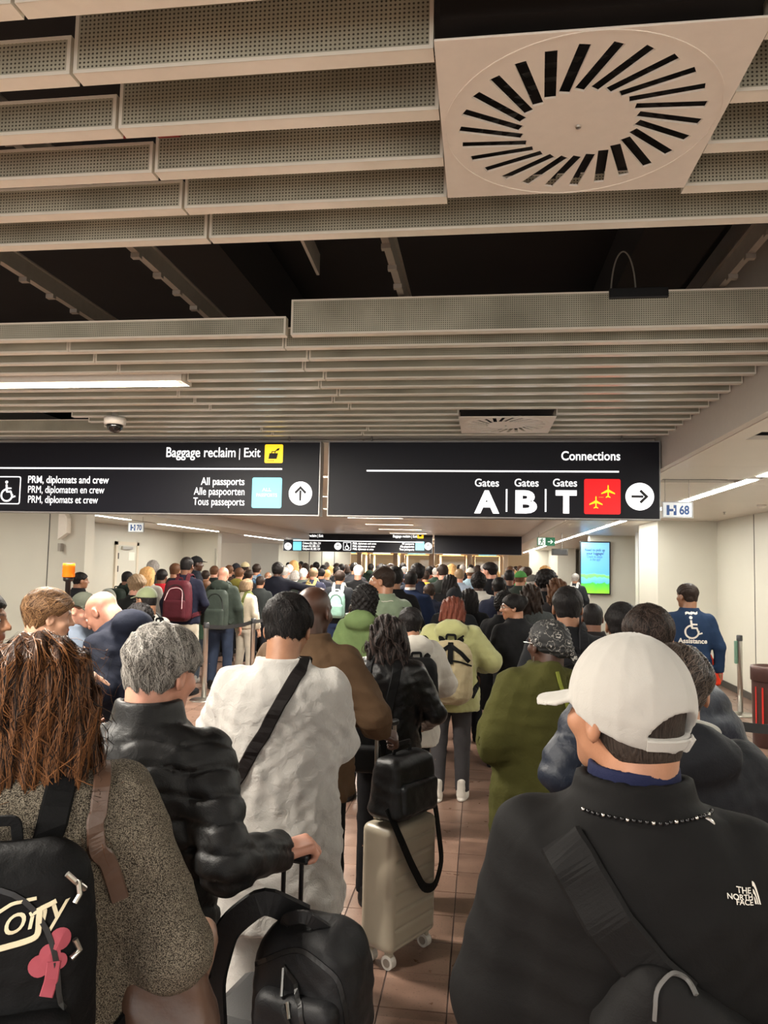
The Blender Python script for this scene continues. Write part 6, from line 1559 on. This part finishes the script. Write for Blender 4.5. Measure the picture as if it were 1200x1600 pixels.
# far left file
mar = P_(292, 870, 9.7, 'tall dark skinned man in a navy jumper and beige shorts', hair='buzz', hc='black', skin_='brown', topk='shirt', tc=(28, 30, 46), bc=(176, 168, 150), pants_end=.55, sc=(26, 26, 28), res=.017, hh=.01, H=1.79, R='front')
bm_ = backpack(mar, 'maroon backpack on the man in beige shorts', (80, 32, 40), w=.34, h=.50, dep=.20, zc=1.18, res=.014, pocket_rgb=(74, 28, 36))
strip([(-.12, -.5, 1.30), (-.06, -.5, 1.40), (.06, -.5, 1.40), (.12, -.5, 1.30), (.13, -.5, 1.1)], .010, .003, bm_['f'], .003).build('zip_piping', plain('zip_pale', (196, 160, 164), .5), bm_['o'])
gb = P_(349, 886, 10.3, 'balding man with dark green jacket and jeans, left file', hair='bald', hc='grey', skin_='pink', topk='hoodie', tc=(52, 60, 54), bc=(52, 62, 82), res=.018)
backpack(gb, 'dark green roll top rucksack on the balding man', (58, 66, 60), w=.34, h=.56, dep=.18, zc=1.12, res=.016)
P_(322, 906, 10.6, 'person in a mint green jacket between two rucksack men', hair='short', hc='brown', skin_='tan', topk='rain', tc=(112, 158, 134), bc=(120, 140, 160), sc=(220, 216, 210), R='wide')
cj = P_(386, 904, 11.0, 'grey haired person in a cream jacket with an olive rucksack', hair='long', hc='ash', skin_='pale', tc=(206, 194, 174), bc=(200, 192, 176), face=-28, hend=1.5)
backpack(cj, 'olive green rucksack on the cream jacket', (104, 110, 64), w=.26, h=.46, dep=.14, zc=1.12, res=.018)
P_(125, 894, 9.7, 'dark haired man in a black jacket by the left white wall', hair='short', hc='black', skin_='olive', tc=(30, 31, 34), face=-30, head=(-20, 0, 0))
np_ = P_(199, 893, 10.8, 'man with a dark green jacket and large travel rucksack at left', hair='buzz', hc='black', skin_='brown', tc=(48, 58, 52), face=-15)
bb = backpack(np_, 'large dark green travel rucksack with a pillow on it', (44, 56, 50), w=.38, h=.62, dep=.24, zc=1.14, res=.018)
npl = worn(np_, 'neck_pillow', 'pale grey neck pillow strapped on the green rucksack', 'pillow')
np_c = bb['c'] + A([.0, -.15, .16]); link('cushion', sdf_mesh('npil', lambda P: np.linalg.norm(np.stack([np.sqrt((P[:, 0] - np_c[0]) ** 2 + (P[:, 2] - np_c[2]) ** 2) - .10, P[:, 1] - np_c[1]], 1), axis=1) - .055, np_c - .25, np_c + .25, .014, 'cushion'), cloth((150, 156, 146), .9), npl)
P_(214, 899, 7.8, 'sandy grey haired person in a black jacket, left file', hair='short', hc='ash', skin_='pink', tc=(28, 30, 30), th=.03)
P_(231, 885, 10.2, 'blond long haired woman at the left file', hair='long', hc='blond', skin_='pale', tc=(170, 168, 160), hend=1.4)
P_(239, 877, 12.2, 'tall person with grey curly hair at the left', hair='curly', hc='grey', skin_='pink', tc=(60, 64, 60))
P_(253, 889, 10.5, 'black haired person in a red jacket', hair='short', hc='black', skin_='brown', tc=(178, 40, 48))
P_(274, 880, 11.2, 'brown haired person between red jacket and navy jumper', hair='short', hc='brown', skin_='tan', tc=(40, 46, 44))
P_(306, 869, 12.4, 'tall man in a dark cap facing right behind navy jumper', hair='short', hc='black', skin_='dark', tc=(30, 34, 44), cap=(34, 36, 38), face=-60)
P_(321, 891, 13.0, 'small dark haired person right of the dark cap', hair='short', hc='dark', skin_='tan', tc=(60, 66, 60))
P_(335, 884, 13.6, 'brown haired man in a black jacket before the recess', hair='short', hc='brown', skin_='pink', tc=(36, 40, 38))
P_(358, 883, 13.0, 'dark brown haired person behind the balding man', hair='short', hc='brown', skin_='tan', tc=(60, 46, 40))
P_(369, 880, 14.2, 'person in a dark cap with light edge, left distance', hair='short', hc='dark', skin_='tan', tc=(40, 42, 44), cap=(44, 44, 50))
P_(374, 887, 13.0, 'person with a yellow hood over a dark jacket', hair='short', hc='brown', skin_='tan', topk='hoodie', tc=(118, 110, 52))
P_(383, 878, 15.0, 'person in a pale blond cap, left distance', hair='short', hc='dark', skin_='brown', tc=(34, 34, 38), cap=(206, 190, 150))
P_(389, 890, 13.8, 'dark haired person in a black top under the pale cap', hair='short', hc='dark', skin_='tan', tc=(26, 26, 28))
dn = P_(401, 881, 14.2, 'short haired man in a light denim jacket', hair='short', hc='dark', skin_='tan', tc=(150, 168, 182))
backpack(dn, 'faded blue backpack on the light denim jacket', (70, 100, 130), w=.28, h=.42, res=.022)
P_(407, 900, 12.2, 'dark haired person in a charcoal jacket in front of denim', hair='short', hc='dark', skin_='tan', tc=(44, 48, 48))
P_(419, 894, 14.0, 'bald man facing the viewer in a tan jacket', hair='bald', skin_='olive', tc=(96, 82, 58), face=172, eyes=True, res=.02, hh=.01)
bl = P_(434, 880, 12.0, 'person with rounded black hair in a long black coat pointing right', hair='curly', hc='black', skin_='dark', topk='coat', tc=(18, 20, 30), R=((.42, .05, 1.32), (.66, .12, 1.30)), wide=1.1)
P_(445, 886, 14.5, 'grey haired person just right of the long black coat', hair='short', hc='grey', skin_='pink', tc=(90, 92, 94))
P_(452, 882, 16.0, 'white haired person in pale top past the black coat', hair='short', hc='white', skin_='pink', tc=(170, 172, 170))
P_(461, 891, 14.8, 'grey bobbed person in a white top', hair='long', hc='grey', skin_='pale', tc=(206, 204, 198), hend=1.5)
P_(474, 888, 14.0, 'white haired person in a dark grey jacket', hair='short', hc='white', skin_='pink', tc=(70, 76, 72))
tb = P_(490, 887, 13.6, 'light haired person in a navy top with a tan backpack', hair='short', hc='ash', skin_='pink', tc=(44, 46, 64))
backpack(tb, 'tan yellow backpack in the middle distance', (160, 142, 88), w=.30, h=.44, res=.022, dx=-.05)
P_(502, 888, 15.0, 'dark haired person right of the tan backpack', hair='short', hc='black', skin_='tan', tc=(44, 46, 56))
P_(511, 890, 15.6, 'blond person with a white shoulder strap', hair='short', hc='blond', skin_='pale', tc=(60, 58, 58))
mt = P_(531, 891, 11.4, 'person in dark jeans with a mint backpack', hair='short', hc='dark', skin_='tan', tc=(36, 38, 42), bc=(44, 56, 84))
backpack(mt, 'mint green and white backpack in the middle distance', (160, 204, 190), w=.28, h=.42, res=.018, strap_rgb=(206, 212, 206), zc=1.18)
bt2 = P_(560, 883, 12.6, 'white haired man in a black t-shirt', hair='short', hc='white', skin_='pink', topk='tee', tc=(28, 28, 30), bc=(176, 166, 148), bare=True)
P_(554, 879, 14.5, 'tall person with a dark bun above the black t-shirt', hair='bun', hc='black', skin_='tan', tc=(46, 46, 50))
P_(517, 884, 17.5, 'blond haired person below the far passport sign', hair='short', hc='blond', skin_='pale', tc=(80, 78, 74))
P_(526, 885, 16.8, 'black haired person below the far passport sign', hair='short', hc='black', skin_='olive', tc=(34, 36, 40))
P_(534, 881, 18.0, 'tall black haired person with back turned, far middle', hair='short', hc='black', skin_='brown', tc=(40, 40, 46))
P_(541, 882, 17.4, 'person with dark bobbed hair in the far middle', hair='long', hc='dark', skin_='tan', tc=(40, 40, 42), hend=1.5)

# ------------------------------------------------------------------ the distant crowd: look-alikes from a few figures
HAIRS = [('short', 'black', 'tan', 'black haired'), ('short', 'brown', 'pink', 'brown haired'), ('long', 'dark', 'tan', 'dark long haired'), ('short', 'grey', 'pink', 'grey haired'), ('curly', 'black', 'dark', 'curly haired'), ('long', 'blond', 'pale', 'blond long haired')]
COLS = [('charcoal', (36, 38, 42)), ('navy', (32, 38, 60)), ('brown', (74, 56, 46)), ('pale grey', (132, 134, 134)), ('plum', (62, 40, 54)), ('beige', (150, 136, 114)), ('dark green', (40, 56, 46)), ('blue grey', (70, 82, 100)), ('black', (18, 18, 20)), ('rust', (120, 62, 44)), ('sky blue', (112, 138, 164)), ('olive', (84, 84, 58)), ('white', (184, 182, 176)), ('burgundy', (86, 28, 36))]
combos = [(h, c, ('jacket', 'hoodie', 'shirt')[(i + j) % 3]) for i, h in enumerate(HAIRS) for j, c in enumerate(COLS)]
r_ = random.Random(11); r_.shuffle(combos); taken = list(PLACED)
n_far = 0
for tries in range(1500):
    if n_far >= len(combos): break
    y = r_.uniform(13.5, 30); x = r_.uniform(-.44 * y + 1.2, 1.3) if y < 22 else r_.uniform(-8.0, 1.2)
    if x < -5.2 and y < 20: continue
    px, py = proj((x, y, 1.7))
    if not 430 < px < 885 or any((x - a) ** 2 + (y - b) ** 2 < .36 for a, b in taken): continue
    if abs(px - 508) < 8 and y < 20: continue
    taken.append((x, y)); (h, hc, sk, hd), (cn_, tc_), tk = combos[n_far]; n_far += 1
    lab = '%s person in a %s %s, distant crowd' % (hd, cn_, {'jacket': 'jacket', 'hoodie': 'hooded top', 'shirt': 'shirt'}[tk])
    person(0, 0, 1, lab, hair=h, hc=hc, skin_=sk, topk=tk, tc=tc_, loc=(x, y, 0), H=r_.uniform(1.58, 1.80), face=r_.uniform(-25, 25), group='people in the distant crowd', res=.026, hh=.016, hend=1.4)
